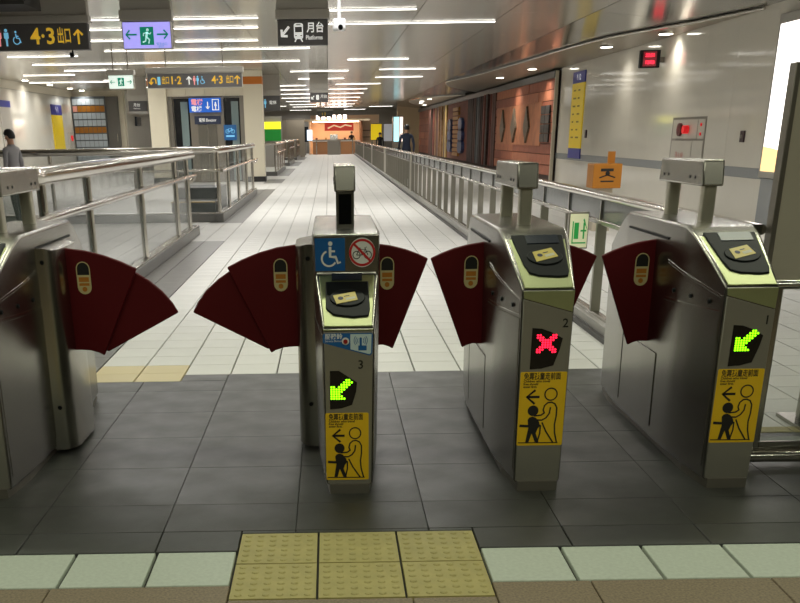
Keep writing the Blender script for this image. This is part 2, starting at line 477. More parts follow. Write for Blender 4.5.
for k, y in enumerate((7.2, 10.6)):  # extra strips out of view, added to even out the hall floor's light
    for j, (a, b) in enumerate(((-3.4, -1.6), (-.4, 1.4), (3.2, 5.0))):
        strip_lamp(a, b, y, LAMP_HALL, 'unseen strip lamp added to brighten the floor behind the gates', 'added hall strip lamps above the picture')
for x0, l in ((-7.5, 'added strip lamp at the far end left of the kiosk'), (-.2, 'added strip lamp right above the far kiosk'), (3.2, 'added strip lamp at the far end right of the kiosk'), (-3.2, 'added strip lamp lighting the very end wall, left of kiosk'), (1.4, 'added strip lamp lighting the very end wall, behind the kiosk'), (4.0 - 8.8, 'added strip lamp at the far end over the brown partition')):  # added strips that brighten the dark end wall around the kiosk
    strip_lamp(x0, x0 + 1.8, 87.5 if x0 < -5 else (89.6 if x0 in (-3.2, 1.4) else (76.5 if x0 < -4 else 80.9)), LAMP_HALL, l, 'added strip lamps at the far end')
# lens-shaped canopy below the mirror ceiling, with downlights
def zc(x): return HC - .1005 * (x - 4.93)          # underside of the sloping mirror strip
def canopy(pts, name, label):
    P = []
    n = len(pts)
    for i in range(n - 1):            # smooth the outline (Catmull-Rom)
        p0, p1, p2, p3 = [Vector(pts[max(0, min(n - 1, i + d))]) for d in (-1, 0, 1, 2)]
        for k in range(6):
            t = k / 6
            P.append(.5 * ((2 * p1) + (-p0 + p2) * t + (2 * p0 - 5 * p1 + 4 * p2 - p3) * t * t + (-p0 + 3 * p1 - 3 * p2 + p3) * t ** 3))
    P.append(Vector(pts[-1]))
    t = thing(name, (6.2, (pts[0][1] + pts[-1][1]) / 2, zc(6.2) - .05), label, 'canopy')
    build('soffit', MB().prism(P, lambda u, v, w_: (u, v, zc(u) - w_), .05, .012), mat('canopy_soffit', (150, 138, 120), .35, .2), t)
    rim = [(p.x - .0, p.y, zc(p.x) - .034) for p in P]
    build('rim', MB().tube(rim, .025, 8), CHROME, t, smooth=True)
    return t
canopy([(6.97, 14.8), (6.69, 17), (6.39, 18.9), (6.05, 21.4), (5.85, 25), (5.68, 30), (5.36, 36.9), (5.05, 40.5), (4.98, 43), (5.46, 45.6), (6.4, 47.3), (6.97, 48)],
       'ceiling_canopy', 'long curved metal canopy along the top of the right wall, nearest one')
canopy([(6.97, 52), (6.2, 55), (5.6, 59), (5.2, 64), (5.3, 68), (6.0, 72), (6.97, 74)],
       'ceiling_canopy', 'curved metal canopy far off above the relief mural')
def downlight(x, y, z, label, group, power=45, size=.10):
    t = thing('downlight', (x, y, z), label, 'downlight', group)
    build('trim_ring', MB().cyl((x, y, z - .012), size * 1.25, .012, n=20), LAMPFRAME, t)
    build('lens', MB().cyl((x, y, z - .020), size, .008, n=20), DOWN, t)
    ld = bpy.data.lights.new('downlight_beam', 'AREA'); ld.shape = 'DISK'; ld.size = size * 2; ld.energy = power; ld.spread = math.radians(130); ld.color = (1, .94, .84)
    lo = bpy.data.objects.new('downlight_beam', ld); COL.objects.link(lo); lo.parent = t; lo.location = (0, 0, -.024)
for x, y, l in ((6.45, 22.5, 'round downlight in the near canopy, closest to the yellow banner'), (6.35, 31.0, 'round downlight in the near canopy, middle one'),
                (6.2, 36.3, 'round downlight in the near canopy, farthest one'), (6.72, 19.0, 'round downlight in the near canopy above the red clock')):
    downlight(x, y, zc(x) - .058, l, 'canopy downlights', size=.13, power=9 if y < 25 else 28)
for k, (x, y) in enumerate(((5.9, 60), (5.8, 64), (6.0, 67), (6.5, 70))): downlight(x, y, zc(x) - .058, 'small round downlight in the far canopy, %s' % ('nearest', 'second nearest', 'third nearest', 'farthest')[k], 'far canopy downlights', size=.13)
for k, y in enumerate((33, 37, 40.5, 43.8, 46)): downlight(-10.9, y, HC, 'round downlight close to the left wall, %s' % ('nearest', 'second', 'middle', 'fourth', 'farthest')[k], 'downlights along the left wall', size=.11, power=9)

# ================================================================== FARE GATES
YF, YB = 1.07, 2.83
def smooth_interp(tab, x):
    for (a, va), (b, vb) in zip(tab, tab[1:]):
        if x <= b: return va + (vb - va) * max(0, (x - a) / (b - a)) if b > a else vb
    return tab[-1][1]
WPLAN = [(1.07, .108), (1.2, .121), (1.35, .136), (1.5, .147), (1.95, .152), (2.4, .147), (2.55, .136), (2.7, .121), (2.83, .108)]
def hw(y, z): return smooth_interp(WPLAN, y) * (1 - .10 * max(0, (1.04 - z) / 1.04))

def gate(cx, label, number, wide_left=False, wide_right=False, accessible=False, flap_l=None, flap_r=None, led='arrow', poster=True):
    root = thing('fare_gate', (cx, 1.95, 0), label, 'fare gate', 'fare gates across the hall')
    zf = .70 if accessible else .84
    if accessible: TOP = [(1.07, zf), (1.2, .771), (1.385, .872), (1.40, 1.035), (1.5, 1.04), (2.42, 1.04), (2.55, .977), (2.7, .903), (2.83, .84)]
    else: TOP = [(1.07, .84), (1.2, .909), (1.3, .958), (1.4, 1.005), (1.48, 1.033), (1.52, 1.04), (2.38, 1.04), (2.42, 1.033), (2.5, 1.005), (2.6, .958), (2.7, .909), (2.83, .84)]
    # body as a loft
    zs = [0, .25, .5, .75, 1.]
    mb = MB(); V = []; nz = len(zs)
    for (y, zt) in TOP:
        for s in (-1, 1):
            for k in zs:
                z = .032 + (zt - .032) * k
                V.append((cx + s * hw(y, z), y, z))
    F = []; n = len(TOP)
    idx = lambda i, s, k: i * 2 * nz + s * nz + k
    for i in range(n - 1):
        for s in (0, 1):
            for k in range(nz - 1): F.append((idx(i, s, k), idx(i + 1, s, k), idx(i + 1, s, k + 1), idx(i, s, k + 1)))
        F.append((idx(i, 0, nz - 1), idx(i, 1, nz - 1), idx(i + 1, 1, nz - 1), idx(i + 1, 0, nz - 1)))
        F.append((idx(i, 0, 0), idx(i, 1, 0), idx(i + 1, 1, 0), idx(i + 1, 0, 0)))
    for i in (0, n - 1):
        for k in range(nz - 1): F.append((idx(i, 0, k), idx(i, 1, k), idx(i, 1, k + 1), idx(i, 0, k + 1)))
    mb.add(V, F)
    build('body', mb, STEEL_DARK, root, bevel=.012, seg=3)
    build('plinth', MB().prism([(1.05, .084), (1.3, .112), (2.6, .112), (2.83, .084), (2.83, -.084), (2.6, -.112), (1.3, -.112), (1.05, -.084)],
                               lambda u, v, t: (cx + v, u, t), 0, .042), FRAMEG, root)
    # side plates
    def side_fn(s, e=0.):
        return lambda u, v, t=0.: (cx + s * (hw(u, v) + e + t), u, v)
    def plate(name, quad, s, m, th=.002):
        nu, nv = 12, 3
        q = [Vector(p) for p in quad]; mb_ = MB(); fn_ = side_fn(s, 0.); V_ = []; F_ = []
        for layer in (-.004, th):
            for i in range(nu + 1):
                for j in range(nv + 1):
                    a_, b_ = i / nu, j / nv
                    p = q[0] * (1 - a_) * (1 - b_) + q[1] * a_ * (1 - b_) + q[2] * a_ * b_ + q[3] * (1 - a_) * b_
                    V_.append(fn_(p.x, p.y, layer))
        I = lambda l, i, j: l * (nu + 1) * (nv + 1) + i * (nv + 1) + j
        for i in range(nu):
            for j in range(nv):
                for l in (0, 1): F_.append((I(l, i, j), I(l, i + 1, j), I(l, i + 1, j + 1), I(l, i, j + 1)))
        for i in range(nu):
            for j in (0, nv): F_.append((I(0, i, j), I(0, i + 1, j), I(1, i + 1, j), I(1, i, j)))
        for j in range(nv):
            for i in (0, nu): F_.append((I(0, i, j), I(0, i, j + 1), I(1, i, j + 1), I(1, i, j)))
        return build(name, mb_.add(V_, F_), m, root, smooth=True)
    for s in (-1, 1):
        if True:
            o1 = plate('side_panel', [(1.10, .085), (1.72, .085), (1.72, .70), (1.10, min(.725, zf - .03))], s, STEEL_DARK)
            plate('side_panel', [(1.745, .085), (2.3, .085), (2.3, .44), (1.745, .44)], s, STEEL_DARK)
            plate('side_panel', [(2.32, .085), (2.79, .085), (2.79, .80), (2.32, .80)], s, STEEL_DARK)
            if not accessible:
                plate('access_panel', [(1.10, .748), (1.70, .722), (1.70, .866), (1.10, .792)], s, STEEL_DARK, th=.0012)
                plate('seam_glint', [(1.10, .7985), (1.70, .8745), (1.70, .8785), (1.10, .8025)], s, CHROME, th=.0016)  # bright strips stand in for the lit edges of the panel seams
                plate('seam_glint', [(1.10, .739), (1.70, .711), (1.70, .715), (1.10, .743)], s, CHROME, th=.0016)
                for yb, zb in ((1.2, .765), (1.38, .762), (1.58, .758)):
                    build('bolt', MB().cyl((cx + s * (hw(yb, zb) + .001) - (.006 if s < 0 else 0), yb, zb), .009, .006, 'x', 10), BLACK, root)
            plate('flap_slot', [(1.72, .962), (2.36, .962), (2.36, .972), (1.72, .972)], s, BLACK, th=.003)
    # front panel: painted plate with slanted top edge
    def fw(z): return hw(YF, z) - .004
    zl, zr = zf - .035, zf - .09
    if accessible: zl = zr = zf - .012
    build('front_panel', MB().prism([(-fw(.04), .04), (fw(.04), .04), (fw(zr), zr), (-fw(zl), zl)], lambda u, v, t: (cx + u, YF - t, v), -.004, .004), PANEL, root, bevel=.002, seg=1)
    ff = face_front(cx, YF - .004, 0)
    dz = 0.
    # number
    nz_ = .708 if not accessible else .552
    if number: text('gate_number', number, .05, INK, root, ff, .074 if not accessible else .05, nz_, bold=.0008, align='CENTER')
    # led window
    if accessible: lw = [(-.077, .529), (-.04, .529), (.034, .480), (.03, .44), (.013, .386), (-.03, .372), (-.079, .368)]; lc = (-.030, .452)
    else: lw = [(-.059, .691), (-.02, .688), (.02, .674), (.067, .648), (.058, .604), (.036, .538), (-.012, .526), (-.06, .523)]; lc = (.002, .628)
    dsp = build('led_display', MB().prism(lw, lambda u, v, t: ff(u, v, t), -.004, .002), BLACKG, root)
    L = Flat(ff, .0034); st = .0105
    if led == 'arrow':
        pat = [".......#.", "......###", ".....###.", "#...###..", "#..###...", "#####....", "####.....", "###......", "######..."]
        pat = ["......##.", ".....####", "....####.", "##.####..", "######...", "#####....", "####.....", "#####....", "######..."]
    else:
        pat = ["##....##", "###..###", ".######.", "..####..", "..####..", ".######.", "###..###", "##....##"]
    for r, row in enumerate(pat):
        for c, ch in enumerate(row):
            if ch == '#': L.disc(lc[0] + (c - len(row) / 2 + .5) * st, lc[1] + (len(pat) / 2 - .5 - r) * st * .92, .0046, 8)
    build('led_symbol', L, LEDG if led == 'arrow' else LEDR, dsp)
    # poster
    if poster:
        if accessible: pu0, pu1, pv0, pv1 = -.099, .082, .058, .352
        else: pu0, pu1, pv0, pv1 = -.096, .096, .198, .512
        ps = build('poster', MB().prism(rrect(pu0, pu1, pv0, pv1, .006, 3), lambda u, v, t: ff(u, v, t), -.001, .0012), YEL, root)
        W_, H_ = pu1 - pu0, pv1 - pv0
        Q = lambda x, y: (pu0 + (x - 82) / 246 * W_, pv1 - (y - 70) / 435 * H_)
        k = W_ / 246
        text('poster_heading', '免票孩童走前面', .031 * W_ / .19, INK, ps, ff, *Q(100, 98), t=.0022, bold=.0005, sx=.70)
        for i, s_ in enumerate(('Children who travel', 'free should', 'enter first.')):
            text('poster_caption', s_, .0135, INK, ps, ff, *Q(100, 124 + 16 * i), t=.0022, bold=.0003)
        fl = Flat(ff, .0022)
        fl.line([Q(122, 215), Q(190, 215)], 13 * k); fl.line([Q(166, 175), Q(122, 215), Q(166, 256)], 12 * k)
        c = Q(250, 200); fl.ring(c[0], c[1], 29 * k, 36 * k)
        fl.t = .0025
        c = Q(160, 296); fl.disc(c[0], c[1], 29 * k)
        fl.poly([Q(*p) for p in ((134, 350), (142, 336), (160, 330), (178, 338), (196, 362), (203, 385), (190, 405), (182, 430), (200, 484), (180, 484), (160, 432), (146, 484), (128, 484), (140, 400))])
        fl.t = .0028
        fl.line([Q(92, 384), Q(146, 388)], 14 * k)
        fl.t = .0022
        fl.line([Q(*p) for p in ((222, 312), (214, 292), (220, 266), (236, 250), (256, 247), (274, 256), (286, 280), (286, 330), (280, 380), (284, 430), (298, 488))], 8 * k)
        fl.t = .0031
        fl.line([Q(*p) for p in ((252, 276), (248, 312), (232, 338), (210, 352), (166, 350))], 8 * k)
        fl.line([Q(*p) for p in ((166, 326), (205, 322), (222, 308))], 8 * k)
        fl.t = .0026
        fl.line([Q(*p) for p in ((278, 488), (236, 420), (212, 366))], 8 * k); fl.line([Q(204, 380), Q(204, 430), Q(192, 486)], 8 * k)
        fl.line([Q(88, 487), Q(304, 489)], 5 * k)
        build('pictogram', fl, INK, ps)
    # reader on the sloping hood
    if accessible:
        ang = math.atan2(.872 - .70, 1.385 - 1.07); oy, oz = 1.07, .70; sl = math.hypot(.172, .315)
    else:
        ang = math.atan2(1.005 - .84, .33); oy, oz = 1.07, .84; sl = math.hypot(.165, .33)
    fs = face_slope(cx, oy, oz, ang)
    hp = [(-.098, .012), (.098, .012), (.118, sl * .98), (-.118, sl * .98)]
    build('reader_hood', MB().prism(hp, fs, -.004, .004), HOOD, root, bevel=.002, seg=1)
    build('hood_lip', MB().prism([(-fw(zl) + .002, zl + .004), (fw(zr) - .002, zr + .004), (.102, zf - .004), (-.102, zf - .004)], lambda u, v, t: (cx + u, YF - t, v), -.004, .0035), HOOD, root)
    if accessible:
        pad = [(-.09, .12), (-.06, .08), (.02, .062), (.085, .07), (.092, .12), (.09, .30), (-.09, .30)]
        scr = [(-.064, .31), (.064, .31), (.066, .352), (-.064, .352)]
        card = [(-.06, .195), (.032, .22), (.043, .165), (-.045, .14)]; oc = (0, .185)
    else:
        pad = [(-.082, .17), (-.068, .11), (-.03, .088), (.05, .08), (.088, .085), (.098, .12), (.112, .385), (-.108, .385), (-.104, .33)]
        scr = [(-.048, .315), (.088, .318), (.088, .38), (-.05, .378)]
        card = [(-.036, .245), (.046, .275), (.066, .212), (-.028, .175)]; oc = (.012, .215)
    rp = build('reader_pad', MB().prism(pad, fs, 0, .010), BLACK, root, bevel=.004, seg=2)
    build('reader_screen', MB().prism(scr, fs, .004, .0125), SCREEN, rp)
    el = [(oc[0] + .074 * math.cos(a), oc[1] + .056 * math.sin(a)) for a in [2 * math.pi * q / 28 for q in range(28)]]
    build('touch_disc', MB().prism(el, fs, .006, .015), mat('touch_disc_plastic', (26, 29, 30), .5, spec=.15), rp, bevel=.003, seg=2)
    cd = build('card_sticker', MB().prism(card, fs, .012, .0166), mat('card_yellow', (228, 206, 104), .45), rp)
    c4 = [Vector(p) for p in card]
    CQ = lambda a, b: tuple(c4[3] * (1 - a) * (1 - b) + c4[2] * a * (1 - b) + c4[0] * (1 - a) * b + c4[1] * a * b)
    pr = Flat(fs, .0172); q = CQ(.27, .52); pr.disc(q[0], q[1], .0115, 14)
    pr.poly([CQ(.45, .62), CQ(.7, .62), CQ(.7, .7), CQ(.45, .7)]); build('card_emblem', pr, mat('card_blue', (46, 44, 70), .5), cd)
    pr = Flat(fs, .0172); pr.poly([CQ(.48, .2), CQ(.92, .2), CQ(.92, .45), CQ(.48, .45)]); build('card_print', pr, mat('card_white', (222, 218, 190), .5), cd)
    # sensor head on two posts
    hb = 1.19; hx = .047
    for y in (1.705, 2.19):
        build('post', MB().prism(rrect(-.028, .028, y - .034, y + .034, .014), lambda u, v, t: (cx + u, v, t), 1.035, hb + .01), mat('post_steel', (196, 191, 174), .32, .6), root, smooth=True)
    hd = build('sensor_head', MB().prism([(1.655, hb), (2.29, hb), (2.27, 1.295), (1.675, 1.298)], lambda u, v, t: (cx + t, u, v), -hx, hx), STEEL, root, bevel=.008, seg=3)
    for s in (-1, 1):
        for yy in (1.76, 1.83, 2.14, 2.21):
            build('screw', MB().cyl((cx + s * hx - (.002 if s < 0 else -.0), yy, 1.225), .007, .002, 'x', 8), BLACK, hd)
    # flaps
    def flap_poly(kind):
        A = [(0.03, .948), (0, .947), (-.07, .937), (-.14, .92), (-.20, .898), (-.25, .875)]
        if kind == 'narrow': return [A + [(-.085, .45), (-.062, .462), (-.035, .470), (0, .468), (.03, .466)]]
        one = [(.03, .95), (0, .948), (-.09, .936), (-.18, .912), (-.26, .882), (-.33, .848), (-.135, .438), (-.11, .452), (-.07, .464), (-.02, .468), (.03, .466)]
        two = [(-.24, .87), (-.315, .832), (-.38, .79), (-.44, .738), (-.485, .682), (-.51, .636), (-.15, .452), (-.12, .47)]
        return [one, two]
    for s, kind in ((-1, flap_l), (1, flap_r)):
        if not kind: continue
        wide = kind == 'wide'
        xs = cx + s * (hw(1.95, .7) + (.085 if wide else 0))
        if wide:
            b = hw(1.95, .7) - .02
            prof = [(b, 1.70), (b + .05, 1.71), (b + .085, 1.74), (b + .103, 1.80), (b + .105, 1.95), (b + .105, 2.08), (b + .095, 2.15), (b, 2.2)]
            # loft with a sloping top
            mbh = MB(); n_ = len(prof)
            vs = [(cx + s * p[0], p[1], .02) for p in prof] + [(cx + s * (p[0] + .0), p[1], .955 + (.012 if p[0] < b + .06 else 0)) for p in prof]
            fs_ = [tuple(range(n_)), tuple(range(2 * n_ - 1, n_ - 1, -1))] + [(i, i + n_, (i + 1) % n_ + n_, (i + 1) % n_) for i in range(n_)]
            mbh.add(vs, fs_)
            hs = build('flap_housing', mbh, STEEL, root, smooth=True)
            for zz in (.905, .23): build('lock', MB().cyl((cx + s * (b + .045), 1.7035, zz), .010, .006, 'y', 10), BLACK, hs)
        for i, poly in enumerate(flap_poly(kind)):
            y0 = 1.905 + .026 * i
            fo = build('flap', MB().prism([(p[0], p[1]) for p in poly], lambda u, v, t: (xs - s * u, t, v), y0, y0 + .022), RED, root, bevel=.006, seg=2)
            if i == 0:
                # round warning sticker
                off = (-.055 if kind == 'narrow' else -.075) * -s
                fk = face_front(xs + off, y0, .81)
                wd, ht = .033, .076
                cap = arc(0, ht - wd, wd, 0, 180, 8) + arc(0, -ht + wd, wd, 180, 360, 8)
                stk = build('sticker', MB().prism(cap, fk, -.001, .0012), mat('sticker_cream', (222, 206, 150), .5), fo)
                b2 = Flat(fk, .0018); w2 = wd * .86
                b2.poly(arc(0, ht - wd, w2, 0, 180, 8) + [(-w2, .014), (w2, .014)]); build('sticker_print', b2, INK, stk)
                b3 = Flat(fk, .0018); b3.rect(-.024, .024, -.018, .004); b3.rect(-.024, .024, -.036, -.024); b3.disc(0, -.052, .012, 10); build('sticker_print', b3, mat('sticker_orange', (206, 130, 40), .5), stk)
    return root, ff

g2, _ = gate(.935, 'stainless fare gate numbered 2 with a red lit cross', '2', flap_l='narrow', flap_r='narrow', led='cross')
g1, f1 = gate(1.75, 'stainless fare gate with a green arrow, rightmost of the row', '1', flap_l='narrow')
g3, f3 = gate(.13, 'fare gate numbered 3 with blue wheelchair sign and green arrow', '3', flap_l='wide', flap_r='narrow', accessible=True)
g0, _ = gate(-1.425, 'fare gate cut off by the left picture edge', '', flap_r='wide', poster=False)

# gate 3 extras: wheelchair and no-bicycle signs, service button label, dark panel below the sensor head
fs3 = face_front(.13, 1.392, 0)
sp = build('sign_plate', MB().prism([(-.132, .878), (.132, .878), (.137, 1.03), (-.137, 1.03)], fs3, -.012, .006), STEEL, g3)
ws = build('wheelchair_sign', MB().prism([(-.132, .888), (-.006, .888), (-.006, 1.022), (-.134, 1.022)], fs3, .006, .0085), BLUE, g3)
fl = Flat(fs3, .0095)
c0 = (-.072, .955)
fl.disc(c0[0] + .004, c0[1] + .045, .0095, 14)
fl.line([(c0[0] + .003, c0[1] + .032), (c0[0] + .003, c0[1] - .008), (c0[0] + .028, c0[1] - .010)], .012)
fl.t = .0097
fl.line([(c0[0] + .004, c0[1] + .014), (c0[0] + .024, c0[1] + .014)], .008)
fl.line([(c0[0] + .026, c0[1] - .008), (c0[0] + .036, c0[1] - .036), (c0[0] + .047, c0[1] - .030)], .009)
fl.t = .0099
fl.ring(c0[0] - .002, c0[1] - .016, .0265, .0345, 20, math.radians(110), math.radians(330))
build('wheelchair_symbol', fl, WHITE, ws)
nb = build('no_bicycle_sign', MB().prism([(.067 + .056 * math.cos(a), .962 + .060 * math.sin(a)) for a in [2 * math.pi * q / 32 for q in range(32)]], fs3, .006, .008), WHITE, g3)
fl = Flat(fs3, .009)
for dx in (-.024, .024): fl.ring(.067 + dx, .952, .0135, .017, 16)
fl.line([(.043, .952), (.055, .976), (.079, .974), (.067, .952), (.043, .952)], .0035); fl.line([(.055, .976), (.067, .952)], .003); fl.line([(.091, .952), (.078, .982), (.086, .984)], .0035); fl.line([(.05, .98), (.06, .98)], .004)
build('bicycle_symbol', fl, INK, nb)
fl = Flat(fs3, .0094); fl.ring(.067, .962, .046, .056, 32); fl.line([(.033, .996), (.101, .928)], .010); build('prohibition_ring', fl, REDP, nb)
lb = build('service_label', MB().prism([(-.104, .644), (-.104, .674), (-.098, .682), (.094, .682), (.100, .676), (.097, .60), (.088, .590)], f3, -.001, .0012), BLUE, g3)
fl = Flat(f3, .002); fl.poly([(.008, .617), (.008, .678), (.094, .678), (.092, .602), (.086, .596)]); build('label_field', fl, mat('label_pale', (196, 214, 216), .5), lb)
text('label_text', '服務鈴', .024, WHITE, lb, f3, -.096, .668, t=.002, bold=.0004)
text('label_text', 'Service Button', .012, WHITE, lb, f3, -.096, .651, t=.002)
build('button_ring', MB().cyl((.13 - .012, 1.0655 - .004, .65), .015, .004, 'y', 18), WHITE, lb)
build('service_button', MB().cyl((.13 - .012, 1.0585 - .004, .65), .009, .006, 'y', 14), mat('button_red', (150, 30, 28), .4), lb)
fl = Flat(f3, .0026)
for r in (.013, .020, .027):
    fl.ring(.05, .652, r - .0013, r + .0013, 8, math.radians(-40), math.radians(40)); fl.ring(.05, .652, r - .0013, r + .0013, 8, math.radians(140), math.radians(220))
fl.line([(.05, .658), (.05, .63)], .009); fl.rect(.04, .074, .612, .632); fl.disc(.05, .66, .005, 10)
build('hand_symbol', fl, BLUE, lb)
t3 = Vector((.13, 0, 0))
fr = build('inset_frame', MB().box(.13 - .04, .13 + .04, 1.652, 1.672, 1.04, 1.19), STEEL, g3)
build('dark_inset', MB().box(.13 - .028, .13 + .028, 1.648, 1.654, 1.056, 1.182), BLACKG, fr)

# ================================================================== RIGHT FENCE
def bar(name, p0, p1, m, parent, r=.02, n=8): return build(name, MB().tube([p0, p1], r, n), m, parent, smooth=True)
FX = 2.13
fence = thing('barrier_fence', (FX, 40, 0), 'long steel barrier with flat posts along the right of the aisle', 'barrier')
FY0, FY1 = 2.05, 82.
build('curb', MB().box(FX - .07, FX + .07, FY0, FY1, 0, .10), mat('fence_curb', (150, 147, 140), .35, .4), fence, bevel=.01)
build('curb_skirt', MB().box(FX - .105, FX - .07, FY0, FY1, 0, .035), mat('fence_skirt', (60, 58, 55), .5), fence)
build('bottom_rail', MB().box(FX - .025, FX + .025, FY0, FY1, .10, .125), STEEL, fence)
build('middle_rail', MB().box(FX - .022, FX + .022, FY0, FY1, .765, .80), STEEL, fence, bevel=.006)
build('top_rail', MB().prism(rrect(-.048, .048, .945, .995, .022, 4), lambda u, v, t: (FX + u, t, v), FY0, FY1), CHROME, fence, smooth=True)
slat = MB().box(-.036, .036, -.022, .022, .12, .775)
sme = bpy.data.meshes.new('flat_post'); sme.from_pydata(slat.v, [], slat.f); fix_normals(sme); sme.materials.append(mat('flat_post_steel', (142, 138, 127), .35, .5))
pan = MB().box(-.006, .006, -.53, .53, .803, .947)
pme = bpy.data.meshes.new('acrylic_panel'); pme.from_pydata(pan.v, [], pan.f); fix_normals(pme); pme.materials.append(GLASSF)
clp = MB().box(-.02, .02, -.012, .012, .798, .95)
clm = bpy.data.meshes.new('panel_clip'); clm.from_pydata(clp.v, [], clp.f); fix_normals(clm); clm.materials.append(STEEL)
k = 0
y = 4.95
ys_ = [4.95 + 1.085 * i for i in range(71)]
for y in ys_:
    place('flat_post', sme, 0, y - 40, fence)
    place('acrylic_panel', pme, 0, y + .54 - 40, fence); place('panel_clip', clm, 0, y - 40, fence); k += 1
for y in (2.75, 3.84): place('acrylic_panel', pme, 0, y + .54 - 40, fence); place('panel_clip', clm, 0, y - 40, fence)
place('flat_post', sme, 0, 2.75 - 40, fence)
for y in (23.6, 36.2, 48., 60.):      # wider pale posts
    build('wide_post', MB().box(FX - .06, FX + .06, y - .03, y + .03, .05, .97), mat('wide_post_paint', (206, 202, 190), .3, .2), fence)
# small lit exit box on the fence
eb = thing('exit_light_box', (2.0, 5.35, .56), 'small green and cream exit light box clamped to the barrier', 'exit sign')
build('housing', MB().box(1.915, 2.07, 5.1, 5.17, .575, .845), FRAMEG, eb, bevel=.006)
fe = face_front(1.9925, 5.1, .71)
fc = build('face', MB().prism(rrect(-.07, .07, -.125, .125, .006, 3), fe, -.002, .003), mat('exit_small_face', (222, 222, 184), .4, emit=.35), eb)
fl = Flat(fe, .0045); fl.line([(.04, .06), (.04, -.06)], .012); fl.line([(.015, .0), (.06, .0)], .012); fl.poly([(.062, .025), (.068, 0), (.04, .09), (.03, .08)])
fl.rect(-.035, .0, -.06, .06); fl.rect(-.05, -.041, -.09, .07); fl.rect(-.05, .06, -.095, -.085)
build('exit_symbol', fl, mat('exit_small_green', (40, 150, 70), .5, emit=.4), fc)
# swing gate and information board by the right picture edge
sg = thing('swing_gate', (2.05, 1.4, 0), 'framed glass swing gate beside the rightmost fare gate', 'gate')
build('stile', MB().box(1.965, 2.015, 1.385, 1.425, .04, .82), STEEL, sg, bevel=.006)
build('stile', MB().box(2.86, 2.91, 1.385, 1.425, .04, .82), STEEL, sg, bevel=.006)
bar('bottom_tube', (1.95, 1.36, .04), (2.93, 1.36, .04), CHROME, sg, .026, 12)
bar('top_tube', (1.97, 1.40, .80), (2.91, 1.40, .80), CHROME, sg, .02, 12)
build('bottom_plate', MB().box(1.97, 2.9, 1.395, 1.405, .05, .10), STEEL, sg)
build('pane', MB().box(2.01, 2.87, 1.40, 1.41, .09, .79), GLASS, sg)
build('hinge', MB().box(1.93, 1.968, 1.39, 1.42, .25, .29), STEEL, sg); build('hinge', MB().box(1.93, 1.968, 1.39, 1.42, .6, .64), STEEL, sg)
ib = thing('information_board', (2.5, 2.02, 0), 'tall plain grey metal board at the right picture edge', 'board')
build('board', MB().box(2.185, 2.85, 2.0, 2.06, .73, 1.69), mat('board_grey', (206, 197, 178), .5, 0., var=.06, vscale=3), ib, bevel=.008)
build('edge_strip', MB().box(2.180, 2.205, 1.992, 2.066, .725, 1.695), FRAMEG, ib, bevel=.004)
for x in (2.50, 2.78): build('leg', MB().box(x - .025, x + .025, 2.01, 2.05, .02, .74), STEEL, ib)
build('base_plate', MB().box(2.44, 2.84, 1.85, 2.2, 0, .02), STEEL, ib)
# yellow tactile strip and pale tiles behind the swing gate are floor pieces
tb = tile_mesh('yellow_strip_tile', .3, .1, .006, .004); tb.materials.append(TACT)
for k in range(6): place('yellow_strip_tile', tb, 2.25 + .3 * k, 1.932, floor, .004)
tb = tile_mesh('pale_tile', .3, .3, .012, .008); tb.materials.append(TILEN)
for k in range(8): place('pale_tile', tb, 2.25 + .3 * k, 1.66, floor, .004)

# ================================================================== LEFT BALUSTRADES
def handrail(parent, p0, p1, hook_dir, r=.029):
    p0, p1 = Vector(p0), Vector(p1); h = Vector(hook_dir)
    d = (p1 - p0).normalized()
    path = [p0]
    c = p1
    path += [c, c + d * .06 + h * .01 + Vector((0, 0, -.015)), c + d * .085 + h * .03 + Vector((0, 0, -.05)), c + d * .06 + h * .06 + Vector((0, 0, -.085)), c + h * .08 + Vector((0, 0, -.095))]
    return build('handrail', MB().tube(path, r, 10), CHROME, parent, smooth=True)
def hook(parent, p, side, ydir=1):
    p = Vector(p)
    path = [p + Vector((0, 0, .0)), p + Vector((side * .05, 0, -.06)), p + Vector((side * .09, .02, -.075)), p + Vector((side * .115, .03, -.05)), p + Vector((side * .12, .03, 0))]
    build('rail_bracket', MB().tube(path, .012, 8), CHROME, parent, smooth=True)
CURB = mat('curb_granite', (116, 115, 112), .32, .1, var=.05)
CURBT = mat('curb_steel_cap', (176, 172, 164), .24, .8)
BX = -2.07
b1 = thing('stair_balustrade', (BX, 9, 0), 'near glass balustrade with thick steel top tube and curb, left of aisle', 'balustrade', 'stair balustrades')
build('curb', MB().box(BX - .07, BX + .07, 4.6, 13.55, 0, .13), CURB, b1, bevel=.008)
build('curb', MB().box(-8.5, BX - .07, 4.6, 4.74, 0, .13), CURB, b1, bevel=.008)
build('curb_cap', MB().box(BX - .06, BX + .06, 4.62, 13.53, .13, .15), CURBT, b1, bevel=.006)
build('curb_cap', MB().box(-8.5, BX - .06, 4.62, 4.72, .13, .15), CURBT, b1, bevel=.006)
tp = [(-8.5, 4.67, 1.175), (BX - .14, 4.67, 1.175)] + [(BX - .14 + .14 * math.sin(a), 4.67 + .14 - .14 * math.cos(a), 1.175) for a in [math.radians(q) for q in (15, 30, 45, 60, 75, 90)]] + [(BX, 13.55, 1.175)]
build('top_tube', MB().tube(tp, .068, 18), CHROME, b1, smooth=True)
for y in (4.85, 6.35, 8.98, 11.7, 12.95):
    bar('post', (BX, y, .14), (BX, y, 1.13), CHROME, b1, .036, 12)
    hook(b1, (BX + .06, y, .885), -1)
for x in (-3.3, -4.8, -6.3, -7.8): bar('post', (x, 4.67, .14), (x, 4.67, 1.13), CHROME, b1, .036, 12)
